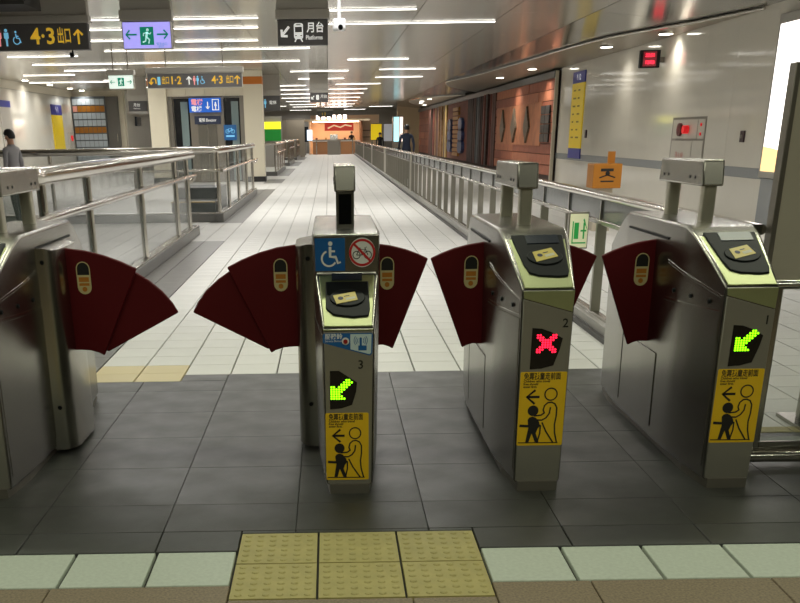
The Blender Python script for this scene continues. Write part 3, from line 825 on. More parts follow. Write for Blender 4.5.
for a, b in ((4.9, 6.31), (6.39, 8.94), (9.02, 11.66), (11.74, 12.91)): build('glass_pane', MB().box(BX - .006, BX + .006, a, b, .16, 1.11), GLASS, b1)
for a, b in ((-3.26, -2.15), (-4.76, -3.34), (-6.26, -4.84), (-7.76, -6.34)): build('glass_pane', MB().box(a, b, 4.664, 4.676, .16, 1.11), GLASS, b1)
handrail(b1, (BX + .09, 3.95, .89), (BX + .09, 13.2, .89), (-1, 0, 0))
handrail(b1, (BX - .11, 4.9, .86), (BX - .11, 13.2, .86), (1, 0, 0), .02)
# second stair opening
B2 = -1.93
b2 = thing('stair_balustrade', (B2, 20, 0), 'second glass balustrade in front of the lift, around the next stairs', 'balustrade', 'stair balustrades')
build('curb', MB().box(B2 - .07, B2 + .07, 16, 25.2, 0, .14), CURB, b2, bevel=.008)
build('curb', MB().box(-6.4, B2 - .07, 16, 16.14, 0, .14), CURB, b2, bevel=.008)
build('curb_cap', MB().box(B2 - .06, B2 + .06, 16.02, 25.2, .14, .16), CURBT, b2, bevel=.006)
build('curb_cap', MB().box(-6.4, B2 - .06, 16.02, 16.12, .14, .16), CURBT, b2, bevel=.006)
build('top_tube', MB().tube([(-6.4, 16.07, 1.2), (B2 - .12, 16.07, 1.2), (B2 - .04, 16.1, 1.2), (B2, 16.19, 1.2), (B2, 25.2, 1.2)], .06, 16), CHROME, b2, smooth=True)
for y in (16.1, 18.0, 20.3, 22.6, 24.7): bar('post', (B2, y, .15), (B2, y, 1.16), CHROME, b2, .036, 12); hook(b2, (B2 + .07, y, .86), -1)
for x in (-3.4, -4.9, -6.3): bar('post', (x, 16.07, .15), (x, 16.07, 1.16), CHROME, b2, .036, 12)
for a, b in ((16.15, 17.96), (18.04, 20.26), (20.34, 22.56), (22.64, 24.66)): build('glass_pane', MB().box(B2 - .006, B2 + .006, a, b, .17, 1.14), GLASS, b2)
for a, b in ((-3.36, -1.99), (-4.86, -3.44), (-6.26, -4.94)): build('glass_pane', MB().box(a, b, 16.064, 16.076, .17, 1.14), GLASS, b2)
handrail(b2, (B2 + .09, 15.9, .87), (B2 + .09, 25.3, .87), (-1, 0, 0))
build('handrail', MB().tube([(-6.4, 15.97, .87), (B2 + .02, 15.97, .87), (B2 + .09, 16.05, .87)], .022, 10), CHROME, b2, smooth=True)
# stair landing block seen through the second balustrade
st = thing('escalator_landing', (-3.0, 17.6, 0), 'dark escalator landing with yellow edge line behind glass, left', 'escalator')
build('side_panel', MB().box(-3.0, -2.15, 17.4, 19.8, 0, .24), mat('landing_dark', (46, 46, 44), .4), st)
build('tread', MB().box(-3.0, -2.15, 17.35, 19.8, .24, .27), mat('landing_tread', (96, 94, 90), .35, .5), st)
build('edge_line', MB().box(-3.0, -2.15, 17.33, 17.40, .262, .275), mat('landing_yellow', (214, 176, 60), .5), st)
build('step_riser', MB().box(-3.0, -2.15, 18.4, 19.8, .27, .48), mat('landing_riser', (70, 70, 68), .35, .3), st)
# far railings down the left of the aisle
def far_rail(y0, y1, label):
    t = thing('stair_balustrade', (-2.0, (y0 + y1) / 2, 0), label, 'balustrade', 'stair balustrades')
    build('curb', MB().box(-2.08, -1.94, y0, y1, 0, .15), CURB, t)
    build('curb', MB().box(-3.4, -2.08, y0, y0 + .14, 0, .15), CURB, t)
    build('top_tube', MB().tube([(-3.4, y0 + .07, 1.15), (-2.01, y0 + .07, 1.15), (-2.01, y1, 1.15)], .055, 10), CHROME, t, smooth=True)
    build('handrail', MB().tube([(-1.93, y0 - .1, .84), (-1.93, y1, .84)], .022, 8), CHROME, t, smooth=True)
    n = 4
    for i in range(n + 1):
        y = y0 + .1 + (y1 - y0 - .2) * i / n
        bar('post', (-2.01, y, .15), (-2.01, y, 1.11), CHROME, t, .03, 8)
        if i < n: build('glass_pane', MB().box(-2.016, -2.004, y + .04, y + (y1 - y0 - .2) / n - .04, .17, 1.1), GLASS, t)
    for x in (-2.7, -3.35): bar('post', (x, y0 + .07, .15), (x, y0 + .07, 1.11), CHROME, t, .03, 8)
far_rail(38.2, 46.5, 'third glass balustrade down the aisle, just past the lift')
far_rail(51.5, 59.5, 'fourth glass balustrade down the aisle on the left')
far_rail(64.5, 72.5, 'farthest glass balustrade on the left of the aisle')

# ================================================================== HANGING SIGNS
def arrow_up(fl, u, v, h):
    fl.line([(u, v - h / 2), (u, v + h * .42)], h * .16); fl.line([(u - h * .34, v + h * .12), (u, v + h * .46), (u + h * .34, v + h * .12)], h * .16)
def arrow_h(fl, u, v, h, d):
    fl.line([(u - d * h / 2, v), (u + d * h * .42, v)], h * .15); fl.line([(u + d * h * .12, v + h * .36), (u + d * h * .48, v), (u + d * h * .12, v - h * .36)], h * .15)
def man(fl, u, v, h):
    fl.disc(u, v + h * .40, h * .10, 12); fl.poly([(u - h * .15, v + h * .28), (u + h * .15, v + h * .28), (u + h * .15, v - h * .05), (u + h * .07, v - h * .08), (u + h * .06, v - h * .5), (u - h * .06, v - h * .5), (u - h * .07, v - h * .08), (u - h * .15, v - h * .05)])
def wheelchair(fl, u, v, h):
    fl.disc(u - h * .06, v + h * .42, h * .08, 12); fl.line([(u - h * .06, v + h * .3), (u - h * .04, v), (u + h * .18, v - h * .02), (u + h * .28, v - h * .34)], h * .09)
    fl.ring(u - h * .03, v - h * .16, h * .22, h * .29, 16, math.radians(120), math.radians(340)); fl.line([(u - .05 * h, v + h * .14), (u + h * .14, v + h * .12)], h * .07)
def exit_icon(fl_bg, fl_man, u, v, h):
    fl_bg.rect(u - h * .42, u + h * .42, v - h * .5, v + h * .5)
    fl_man.disc(u + h * .06, v + h * .33, h * .085, 12)
    fl_man.line([(u + h * .03, v + h * .22), (u - h * .04, v - h * .05)], h * .13)
    fl_man.line([(u - h * .04, v - h * .05), (u + h * .14, v - h * .2), (u + h * .08, v - h * .42)], h * .08)
    fl_man.line([(u - h * .05, v - h * .05), (u - h * .1, v - h * .28), (u - h * .28, v - h * .34)], h * .08)
    fl_man.line([(u + h * .02, v + h * .18), (u + h * .2, v + h * .1), (u + h * .26, v + h * .2)], h * .06)
    fl_man.line([(u + h * .02, v + h * .18), (u - h * .2, v + h * .14), (u - h * .22, v - h * .0)], h * .06)
def hang_sign(name, x0, x1, y, z0, z1, face_m, label, box_m=SIGNK, top=.12, depth=.16, rods=True):
    t = thing(name, ((x0 + x1) / 2, y, z0), label, 'sign', 'hanging direction signs')
    build('sign_box', MB().box(x0, x1, y, y + depth, z0, z1), box_m, t, bevel=.006)
    if top: build('mount_housing', MB().box(x0 - .03, x1 + .03, y - .03, y + depth + .03, z1 + .004, z1 + top), SIGNBOX, t, bevel=.008)
    fn = face_front((x0 + x1) / 2, y, (z0 + z1) / 2)
    w2, h2 = (x1 - x0) / 2, (z1 - z0) / 2
    fc = build('sign_face', MB().prism(rrect(-w2 + .012, w2 - .012, -h2 + .012, h2 - .012, .006, 2), fn, -.002, .006), face_m, t)
    zt = z1 + top
    if rods:
        for x in (x0 + (x1 - x0) * .2, x0 + (x1 - x0) * .8):
            build('hanger', MB().cyl((x, y + depth / 2, zt), .016, HC - zt, n=10), FRAMEG, t)
    else: build('mount_box', MB().box(x0 - .01, x1 + .01, y, y + depth, zt, HC - .001), SIGNBOX, t)
    return t, fc, fn
Ys = 14.3
# dark exit 4-3 sign
t, fc, fn = hang_sign('direction_sign', -6.4, -3.62, Ys, 2.69, 3.055, SIGNK, 'dark sign reading 4·3 with yellow arrow at the top left', top=.11, rods=False)
o = -(-6.4 - 3.62) / 2 * -1
cu = lambda X: X - (-6.4 - 3.62) / 2
text('sign_text', '4·3', .31, SIGNY, fc, fn, cu(-4.51), 0, t=.008, bold=.006, sx=1.0)
text('sign_text', '出口', .24, SIGNY, fc, fn, cu(-4.10), .0, t=.008, bold=.003, sx=.46)
fl = Flat(fn, .008); arrow_up(fl, cu(-3.77), -.005, .2); build('sign_arrow', fl, SIGNY, fc)
fl = Flat(fn, .008); man(fl, cu(-4.88), 0, .24); wheelchair(fl, cu(-4.72), -.01, .2); build('sign_pictogram', fl, SIGNB, fc)
fl = Flat(fn, .008); man(fl, cu(-4.99), 0, .24); build('sign_pictogram', fl, SIGNP, fc)
# violet exit sign
t, fc, fn = hang_sign('exit_sign', -3.09, -2.34, Ys, 2.685, 3.065, EXITBG, 'violet-lit two-way emergency exit sign hanging at the top left', box_m=SIGNBOX, top=.16, rods=False)
a, b = Flat(fn, .008), Flat(fn, .010)
exit_icon(a, b, .0, -.01, .25)
arrow_h(a, -.24, .01, .17, -1); arrow_h(a, .24, .01, .17, 1)
build('exit_symbol', a, EXITG, fc); build('running_man', b, mat('exit_pale', (190, 240, 235), .5, emit=.6), fc)
text('exit_caption', '緊急出口', .042, EXITG, fc, fn, .14, -.125, t=.008); text('exit_caption', 'EXIT', .04, EXITG, fc, fn, .17, -.16, t=.008)
# platforms sign
t, fc, fn = hang_sign('platform_sign', -.70, .075, Ys, 2.705, 3.06, SIGNK, 'dark Platforms sign with a train and a diagonal arrow', top=.14, rods=False)
fl = Flat(fn, .008)
fl.line([(-.21, .08), (-.31, -.03)], .035); fl.line([(-.325, .04), (-.325, -.05), (-.235, -.05)], .035)
fl.t = .0082; fl.poly(rrect(-.135, .005, -.09, .125, .03, 4)); fl.line([(-.10, -.09), (-.125, -.13)], .018); fl.line([(-.03, -.09), (-.005, -.13)], .018)
build('train_symbol', fl, SIGNW, fc)
fl = Flat(fn, .0095); fl.rect(-.118, -.012, .0, .075); fl.rect(-.1, -.03, .095, .11); fl.disc(-.105, -.045, .012, 10); fl.disc(-.025, -.045, .012, 10); build('train_window', fl, SIGNK, fc)
text('sign_text', '月台', .15, SIGNW, fc, fn, .06, .055, t=.008, bold=.003, sx=.9); text('sign_text', 'Platforms', .085, SIGNW, fc, fn, .045, -.075, t=.008, bold=.001, sx=.8)
# long yellow sign before the lift
Yt = 24.
t, fc, fn = hang_sign('direction_sign', -4.35, -2.03, Yt, 2.53, 2.86, mat('sign_grey', (104, 102, 104), .4), 'long grey sign with yellow 1·2 and 4·3 in front of the lift', top=.13, box_m=SIGNBOX)
cu = lambda X: X + 3.19
text('sign_text', '1·2', .24, SIGNY, fc, fn, cu(-3.80), 0, t=.008, bold=.005, sx=.95); text('sign_text', '4·3', .24, SIGNY, fc, fn, cu(-2.78), 0, t=.008, bold=.005, sx=.95)
text('sign_text', '出口', .19, SIGNY, fc, fn, cu(-4.0), 0, t=.008, bold=.003, sx=.5); text('sign_text', '出口', .19, SIGNY, fc, fn, cu(-2.43), 0, t=.008, bold=.003, sx=.5)
fl = Flat(fn, .008); arrow_up(fl, cu(-2.15), 0, .19); build('sign_arrow', fl, SIGNY, fc)
fl = Flat(fn, .008)
fl.ring(cu(-4.2), .0, .045, .075, 12, 0, math.pi); fl.line([(cu(-4.26), 0), (cu(-4.26), -.07)], .03); fl.line([(cu(-4.31), -.02), (cu(-4.26), -.075), (cu(-4.21), -.02)], .028); fl.line([(cu(-4.14), 0), (cu(-4.14), -.06)], .03)
build('sign_arrow', fl, SIGNY, fc)
fl = Flat(fn, .008); arrow_up(fl, cu(-3.33), 0, .18); build('sign_arrow', fl, SIGNW, fc)
fl = Flat(fn, .008); man(fl, cu(-3.12), 0, .2); wheelchair(fl, cu(-3.0), 0, .18); fl.rect(cu(-4.1), cu(-4.03), -.09, .09); build('sign_pictogram', fl, SIGNB, fc)
fl = Flat(fn, .008); man(fl, cu(-3.2), 0, .2); build('sign_pictogram', fl, SIGNP, fc)
# white exit sign
t, fc, fn = hang_sign('exit_sign', -5.3, -4.69, Yt, 2.53, 2.84, EXITBG2, 'small white-lit two-way exit sign left of the long grey sign', box_m=SIGNBOX, top=.11)
a, b = Flat(fn, .008), Flat(fn, .010); exit_icon(a, b, 0, 0, .19); arrow_h(a, -.2, 0, .13, -1); arrow_h(a, .2, 0, .13, 1)
build('exit_symbol', a, EXITG, fc); build('running_man', b, mat('exit_pale2', (225, 245, 235), .5, emit=.6), fc)
# dark small signs farther on
t, fc, fn = hang_sign('direction_sign', -2.39, -1.65, 36, 2.24, 2.73, SIGNK, 'small dark hanging sign with blue symbol right of the lift pillar', top=.2, rods=False)
fl = Flat(fn, .008); man(fl, -.16, 0, .28); build('sign_pictogram', fl, SIGNB, fc); text('sign_text', '電梯', .13, SIGNW, fc, fn, -.02, .02, t=.008)
t, fc, fn = hang_sign('platform_sign', -.58, .06, 36, 2.5, 2.8, SIGNK, 'distant dark Platforms sign above the aisle', top=.12, rods=False)
fl = Flat(fn, .008); fl.line([(-.17, .06), (-.25, -.03)], .03); fl.line([(-.26, .03), (-.26, -.045), (-.19, -.045)], .03); fl.poly(rrect(-.1, .0, -.07, .09, .02, 3)); build('train_symbol', fl, SIGNW, fc)
text('sign_text', '月台', .12, SIGNW, fc, fn, .05, .03, t=.008)
t, fc, fn = hang_sign('direction_sign', -7.05, -6.4, 36, 2.3, 2.63, SIGNK, 'small dark hanging sign left of the lift, over the side hall', top=.2, rods=False)
text('sign_text', '月台', .12, SIGNW, fc, fn, -.15, .03, t=.008); text('sign_text', 'Platforms', .06, SIGNW, fc, fn, -.15, -.08, t=.008)
t, fc, fn = hang_sign('direction_sign', -.55, .3, 58, 2.35, 2.65, SIGNK, 'faint far sign under the distant Platforms sign', top=.1)
text('sign_text', '1·2', .2, SIGNY, fc, fn, -.2, 0, t=.008)
# security camera on a ceiling rod
cc = thing('security_camera', (.182, 8, 2.36), 'white security camera hanging on a rod at the top centre', 'camera')
build('rod', MB().cyl((.182, 8.05, 2.46), .018, HC - 2.46, n=12), mat('camera_white', (228, 228, 232), .4), cc, smooth=True)
build('case', MB().box(.118, .246, 7.98, 8.14, 2.365, 2.468), MATS['camera_white'], cc, bevel=.018, seg=3)
build('lens_ring', MB().cyl((.195, 7.955, 2.392), .034, .03, 'y', 16), MATS['camera_white'], cc); build('lens', MB().cyl((.195, 7.945, 2.385), .024, .02, 'y', 16), BLACKG, cc)
# small bullet camera and ceiling fittings
bc = thing('dome_camera', (-3.9, 14.1, 2.66), 'tiny black camera under the dark 4·3 sign', 'camera')
build('arm', MB().cyl((-3.9, 14.36, 2.64), .012, .05, n=8), BLACK, bc); build('ball', MB().cyl((-3.93, 14.3, 2.62), .035, .06, 'x', 12), BLACK, bc)

# ================================================================== LIFT BOOTH
LB = thing('lift_booth', (-3.97, 34, 0), 'cream lift lobby with pillars and glass doors at the centre left', 'lift')
PILW = mat('pillar_cream', (222, 214, 192), .3)
for x0, x1 in ((-5.84, -5.25), (-2.72, -2.1)):
    p_ = build('pillar', MB().box(x0, x1, 33, 33.6, 0, HC - .001), PILW, LB, bevel=.01)
    build('pillar_base', MB().box(x0 - .02, x1 + .02, 32.98, 33.62, 0, .17), mat('pillar_base_black', (30, 28, 27), .4), p_)
    build('orange_band', MB().box(x0 - .008, x1 + .008, 32.99, 33.61, 2.985, 3.21), ORANGE, p_)
for k in range(4):
    x0 = -5.25 + 2.53 / 4 * k
    build('lintel_panel', MB().box(x0 + .005, x0 + 2.53 / 4 - .005, 33.1, 33.5, 2.66, HC - .002), CREAM, LB)
build('rear_wall', MB().box(-5.25, -2.72, 36.0, 36.1, 0, 2.66), mat('lift_rear_dark', (70, 66, 60), .4, .3), LB)
build('door_frame', MB().box(-5.25, -5.1, 33.2, 33.4, 0, 2.66), FRAMEG, LB); build('door_frame', MB().box(-2.87, -2.72, 33.2, 33.4, 0, 2.66), FRAMEG, LB)
build('lift_shaft', MB().box(-4.55, -3.42, 33.35, 33.5, 0, 2.66), mat('shaft_steel', (150, 142, 130), .3, .6), LB)
for x0, x1 in ((-5.1, -4.55), (-3.42, -2.87)):
    build('dark_doorway', MB().box(x0 + .02, x1 - .02, 33.44, 33.5, 0, 2.6), mat('doorway_black', (24, 25, 26), .25), LB)
    build('glass_door', MB().box(x0 + .25, x1 - .06, 33.36, 33.38, .05, 2.5), mat('door_glass', (170, 190, 190), .08, alpha=.5), LB)
for x0, x1 in ((-4.3, -4.0), (-3.97, -3.67)):
    build('lift_door', MB().box(x0, x1, 33.33, 33.36, .02, 1.95), mat('lift_door_steel', (176, 170, 158), .2, .9), LB)
bs = build('lift_sign', MB().box(-4.53, -3.48, 33.1, 33.18, 2.17, 2.60), mat('lift_sign_blue', (20, 90, 190), .4, emit=.55), LB)
fb = face_front(-4.005, 33.1, 2.385)
text('lift_sign_text', '電梯', .2, SIGNP, bs, fb, -.46, .08, t=.004, bold=.004); text('lift_sign_text', '電梯', .18, SIGNW, bs, fb, -.46, -.12, t=.004, bold=.003)
fl = Flat(fb, .004); arrow_h(fl, .1, 0, .01, 1); fl.line([(.09, .1), (.09, -.1)], .03); fl.line([(.03, -.04), (.09, -.11), (.15, -.04)], .03)
for r in ((.24, .46, .155, .175), (.24, .46, -.155, -.135), (.24, .262, -.155, .175), (.44, .462, -.155, .175)): fl.rect(*r)
man(fl, .35, -.02, .22); build('lift_symbol', fl, SIGNW, bs)
np_ = build('lift_name_plate', MB().box(-4.4, -3.53, 33.28, 33.34, 1.81, 2.06), mat('plate_navy', (44, 52, 78), .4), LB)
text('plate_text', '電梯 Elevator', .13, SIGNW, np_, face_front(-3.965, 33.28, 1.93), 0, 0, t=.003, align='CENTER', sx=.8)
bk = build('bicycle_sign', MB().box(-3.44, -3.02, 33.28, 33.33, 1.31, 1.78), mat('sign_navy_lit', (20, 90, 150), .4, emit=.2), LB)
fl = Flat(face_front(-3.23, 33.28, 1.58), .004)
for dx in (-.09, .09): fl.ring(dx, 0, .05, .065, 14)
fl.line([(-.09, 0), (-.04, .09), (.05, .08), (0, 0), (-.09, 0)], .016); fl.line([(.09, 0), (.04, .11)], .016); fl.rect(-.14, .14, -.17, -.12); build('bicycle_symbol', fl, SIGNB, bk)

# ================================================================== RIGHT WALL FITTINGS
# yellow banner
by0, by1 = 26.6, 28.05
bn = thing('wall_banner', (XW, 27.3, .7), 'tall yellow banner with blue ends on the right wall', 'banner')
YB_ = mat('banner_yellow', (240, 208, 20), .35, emit=.1); BB_ = mat('banner_blue', (50, 56, 150), .4, emit=.05)
fr_ = face_left(XW, (by0 + by1) / 2, 0); hw_ = (by1 - by0) / 2
build('banner_panel', MB().prism([(-hw_, .98), (hw_, .98), (hw_, 2.64), (-hw_, 2.64)], fr_, .002, .03), YB_, bn)
b_ = build('banner_head', MB().prism([(-hw_, 2.64), (hw_, 2.64), (hw_, 2.93), (-hw_, 2.93)], fr_, .002, .03), BB_, bn)
text('banner_text', '↑ 1 2', .2, SIGNW, b_, fr_, 0, 2.78, t=.034, align='CENTER', bold=.004)
b_ = build('banner_foot', MB().prism([(-hw_, .72), (hw_, .72), (hw_, .98), (-hw_, .98)], fr_, .002, .03), BB_, bn)
pb = MB()
fl = Flat(fr_, .033)
for r in range(7):
    for c in range(2): fl.rect(-.5 + .55 * c, -.5 + .55 * c + random.uniform(.2, .42), 2.44 - .2 * r, 2.48 - .2 * r)
build('banner_print', fl, mat('banner_ink', (150, 120, 10), .5), bn)
# clock
ck = thing('wall_clock', (6.9, 19.8, 2.6), 'red digital clock in a black case jutting from the right wall', 'clock')
build('case', MB().box(6.50, 6.9, 19.8, 19.95, 2.60, 2.93), BLACK, ck, bevel=.01)
build('bracket', MB().box(6.9, 7.0, 19.84, 19.9, 2.7, 2.8), FRAMEG, ck)
ckf = build('display', MB().box(6.55, 6.82, 19.79, 19.80, 2.63, 2.90), mat('clock_face', (90, 10, 25), .3, emit=.35, ecol=(160, 10, 40)), ck)
text('clock_digits', '22:51', .085, LEDR, ckf, face_front(6.685, 19.79, 2.83), 0, 0, t=.003, align='CENTER', bold=.003); text('clock_digits', '12/03', .085, LEDR, ckf, face_front(6.685, 19.79, 2.70), 0, 0, t=.003, align='CENTER', bold=.003)
# fire hydrant cabinet
fh = thing('hydrant_cabinet', (XW, 17.8, .85), 'recessed fire hydrant cabinet with red lamp on the right wall', 'hydrant cabinet')
fy = face_left(XW, 17.85, 0)
build('frame', MB().prism([(-.97, .8), (.97, .8), (.97, 1.64), (-.97, 1.64)], fy, .001, .008), mat('cabinet_seam', (128, 122, 112), .4), fh)
WC2 = mat('cabinet_cream', (206, 202, 190), .25)
for r in ((-.9, .52, 1.26, 1.6), (.56, .92, 1.26, 1.6), (-.9, .3, .84, 1.22), (.34, .92, .84, 1.22)):
    build('cabinet_door', MB().prism([(r[0], r[2]), (r[1], r[2]), (r[1], r[3]), (r[0], r[3])], fy, .006, .014), WC2, fh)
build('alarm_button', MB().prism([(-.42 + .13 * math.cos(a), 1.42 + .12 * math.sin(a)) for a in [2 * math.pi * q / 16 for q in range(16)]] , fy, .012, .06), mat('alarm_dark_red', (96, 20, 24), .3), fh)
build('alarm_lamp', MB().cyl((XW - .13, 17.85 - .05, 1.42), .075, .10, 'x', 16), mat('alarm_red', (220, 30, 36), .3, emit=.5), fh)
for z in (1.5, 1.34): build('indicator', MB().cyl((XW - .03, 17.85 - .74, z), .03, .02, 'x', 10), MATS['alarm_red'], fh)
text('cabinet_text', '消火栓', .17, mat('cabinet_red_print', (170, 60, 50), .5), fh, fy, -.62, .93, t=.017)
# wall switch
sw = thing('wall_switch', (XW, 15.05, 1.22), 'small dark wall intercom right of the hydrant cabinet', 'switch')
build('plate', MB().prism([(-.085, 1.21), (.085, 1.21), (.085, 1.39), (-.085, 1.39)], face_left(XW, 15.05, 0), .001, .03), mat('switch_brown', (62, 40, 44), .4), sw, bevel=.006)
build('button', MB().cyl((XW - .04, 15.05, 1.3), .03, .012, 'x', 12), FRAMEG, sw)
sw = thing('wall_switch', (XW, 26.1, 1.3), 'small dark wall switch just right of the yellow banner', 'switch')
build('plate', MB().prism([(-.08, 1.25), (.08, 1.25), (.08, 1.45), (-.08, 1.45)], face_left(XW, 26.1, 0), .001, .03), MATS['switch_brown'], sw, bevel=.006)
build('button', MB().cyl((XW - .04, 26.1, 1.35), .03, .012, 'x', 12), FRAMEG, sw)
# advertising light box
al = thing('advertising_light_box', (XW, 12.6, .78), 'bright white advertising light box on the right wall, picture edge', 'light box')
fa = face_left(XW, 12.55, 0)
build('frame', MB().prism([(-1.42, .70), (1.42, .70), (1.42, 3.0), (-1.42, 3.0)], fa, .001, .10), mat('lightbox_frame', (180, 178, 172), .3, .6), al, bevel=.01)
build('screen', MB().prism([(-1.34, .80), (1.34, .80), (1.34, 2.86), (-1.34, 2.86)], fa, .095, .106), mat('lightbox_white', (255, 250, 245), .4, emit=2.2), al)
build('orange_artwork', MB().prism([(-1.34, .80), (1.34, .80), (1.34, .95), (.2, 1.0), (-1.0, 1.14), (-1.34, 1.16)], fa, .104, .109), mat('lightbox_orange', (250, 214, 150), .4, emit=1.2), al)
build('downpipe', MB().prism([(-1.38, .0), (-.9, .0), (-.9, .69), (-1.38, .69)], fa, .001, .06), BAND, al)
# orange collection box beyond the fence
ob = thing('collection_box', (4.22, 13.1, 0), 'orange box on a stand with a back board beyond the barrier', 'box')
OB = mat('box_orange', (182, 116, 26), .5)
build('box_body', MB().box(4.03, 4.46, 13, 13.4, .62, .965), OB, ob, bevel=.01); build('back_board', MB().box(4.33, 4.44, 13.38, 13.41, .62, 1.13), OB, ob)
build('stand', MB().box(4.1, 4.36, 13.08, 13.32, 0, .62), mat('stand_cream', (190, 180, 160), .5), ob)
build('slot', MB().box(4.14, 4.33, 12.992, 13.0, .86, .90), INK, ob)
fl = Flat(face_front(4.245, 13.0, .79), .003)
fl.disc(0, .04, .035, 12); fl.line([(-.12, -.02), (0, .02), (.12, -.02)], .02); fl.rect(-.1, .1, -.08, -.06)
build('emblem', fl, INK, ob)
# red-white marker pole by the wall
mp = thing('marker_pole', (6.9, 18.2, 0), 'thin red and white banded pole standing under the hydrant cabinet', 'pole')
for k in range(8):
    build('band', MB().cyl((6.9, 18.2, .1 * k), .035, .1, n=12), REDP if k % 2 else WHITE, mp)

# ================================================================== RELIEF MURAL
XM = XW - .034
mu = thing('relief_mural', (XM, 54, .2), 'long terracotta and wood relief mural on the right wall', 'mural')
TERR = [mat('terracotta_%d' % i, c, .6, var=.15, vscale=4, bump=.4, bscale=8) for i, c in enumerate(((158, 92, 66), (148, 84, 60), (170, 104, 74), (140, 78, 56)))]
build('backing', MB().box(XM - .02, XM + .032, 29.9, 79, .0, 3.09), mat('mural_backing', (60, 40, 32), .7), mu)
build('top_trim', MB().box(XM - .14, XM - .02, 29.9, 79, 2.90, 3.09), TRIMK, mu)
build('end_trim', MB().box(XM - .12, XM - .02, 29.84, 29.9, .0, 3.09), CREAM, mu)
def boards(y0, y1, n):
    for k in range(n):
        z0 = .15 + 2.76 / n * k; yy = y0
        while yy < y1 - .01:
            ye = min(y1, yy + random.uniform(2.4, 4.5))
            if y1 - ye < .8: ye = y1
            build('board', MB().box(XM - .05 - random.uniform(0, .03), XM - .018, yy + .01, ye - .01, z0 + .01, z0 + 2.76 / n - .012), random.choice(TERR), mu)
            yy = ye
boards(29.95, 41.4, 9)
build('pale_inset', MB().box(XM - .085, XM - .05, 31.9, 41.0, 1.0, 2.3), mat('mural_tan', (172, 110, 76), .6, var=.2, vscale=3), mu)
for yc in (39.3, 36.8, 34.2):
    build('spindle', MB().prism([(0, -.55), (.5, -.06), (.4, .1), (.22, .28), (0, .60), (-.22, .28), (-.4, .1), (-.5, -.06)], lambda u, v, t: (XM - .085 - t, yc - u, 1.62 + v), 0, .07), mat('spindle_bronze', (104, 92, 76), .45, .4, var=.3, vscale=9), mu)
for k in range(4):
    for j in range(2):
        build('plaque_tile', MB().box(XM - .12, XM - .08, 30.45 + .7 * j, 31.1 + .7 * j, 1.12 + .27 * k, 1.36 + .27 * k), mat('plaque_dark', (60, 56, 54), .4, .4), mu)
def ridges(y0, y1, cols, dmax, wmin=.3, wmax=.7):
    yy = y0; i = 0
    while yy < y1 - .05:
        ye = min(y1, yy + random.uniform(wmin, wmax)); d = random.uniform(.04, dmax)
        pts = []
        n = 7
        for k in range(n + 1): pts.append((yy + random.uniform(0, .08), .12 + 2.8 * k / n))
        for k in range(n, -1, -1): pts.append((ye - random.uniform(0, .08), .12 + 2.8 * k / n))
        build('relief_strip', MB().prism(pts, lambda u, v, t: (XM - .018 - t, u, v), 0, d), random.choice(cols), mu); yy = ye
mk = lambda n, c: mat(n, c, .6, var=.3, vscale=5, bump=.6, bscale=7)
REDB = [mk('relief_red', (116, 56, 44)), mk('relief_brown', (84, 48, 38)), mk('relief_dark', (60, 38, 32))]
ridges(41.4, 46, REDB, .16); ridges(46, 47.2, [mk('relief_slate', (84, 88, 92))], .1); ridges(47.2, 50.4, REDB, .16)
# blue jars and a ladder
build('relief_ground', MB().box(XM - .05, XM - .018, 50.4, 59.4, .12, 2.92), mk('relief_rust', (128, 66, 48)), mu)
JB = mat('jar_blue', (74, 92, 138), .4, var=.2, vscale=4)
for yc in (52.4, 57.3):
    for k in range(3):
        zc = .75 + .52 * k
        build('jar', MB().prism([(.95 * math.cos(a) * (1 - .1 * k), .30 * math.sin(a) + (.05 if math.sin(a) > 0 else 0)) for a in [2 * math.pi * q / 14 for q in range(14)]], lambda u, v, t: (XM - .05 - t, yc + u, zc + v), 0, .16), JB, mu)
for k in range(11):
    build('rung', MB().box(XM - .15, XM - .05, 53.6, 56.1, .3 + .22 * k, .46 + .22 * k), mat('rung_ochre', (196, 140, 76), .5), mu)
ridges(59.4, 67, [mk('relief_straw', (168, 142, 84)), mk('relief_grey', (110, 110, 108)), REDB[1], mk('relief_tan', (140, 104, 70))], .15, .4, .9)
ridges(67, 71, REDB, .15, .5, 1.2)
boards(71, 78.9, 6)

# ================================================================== LEFT WALL AND SIDE HALL
fL = lambda y: face_right(XL, y, 0)
bn = thing('wall_banner', (XL, 43.4, 1.0), 'yellow banner with blue head on the left wall, behind the balustrade', 'banner')
build('banner_panel', MB().prism([(-.85, .9), (.85, .9), (.85, 2.36), (-.85, 2.36)], fL(43.4), .002, .04), YB_, bn)
b_ = build('banner_head', MB().prism([(-.85, 2.36), (.85, 2.36), (.85, 2.76), (-.85, 2.76)], fL(43.4), .002, .04), BB_, bn)
text('banner_text', '↑ 1', .3, SIGNW, b_, fL(43.4), 0, 2.56, t=.045, align='CENTER', bold=.005)
mb_ = thing('wall_map', (XL, 36.1, 1.0), 'blue-headed map panel on the left wall at the picture edge', 'map')
build('panel', MB().prism([(-.7, 1.0), (.62, 1.0), (.62, 2.5), (-.7, 2.5)], fL(36.1), .002, .04), mat('map_pale', (196, 192, 184), .3), mb_)
build('head', MB().prism([(-.7, 2.5), (.62, 2.5), (.62, 2.72), (-.7, 2.72)], fL(36.1), .002, .04), BB_, mb_)
hy = thing('hydrant_cabinet', (XL, 45.6, 1.0), 'small hydrant cabinet with red lamp on the left wall', 'hydrant cabinet')
build('door', MB().prism([(-.4, 1.0), (.4, 1.0), (.4, 1.7), (-.4, 1.7)], fL(45.6), .002, .03), WC2, hy); build('alarm_lamp', MB().cyl((XL + .02, 45.6, 1.45), .12, .06, 'x', 14), MATS['alarm_red'], hy)
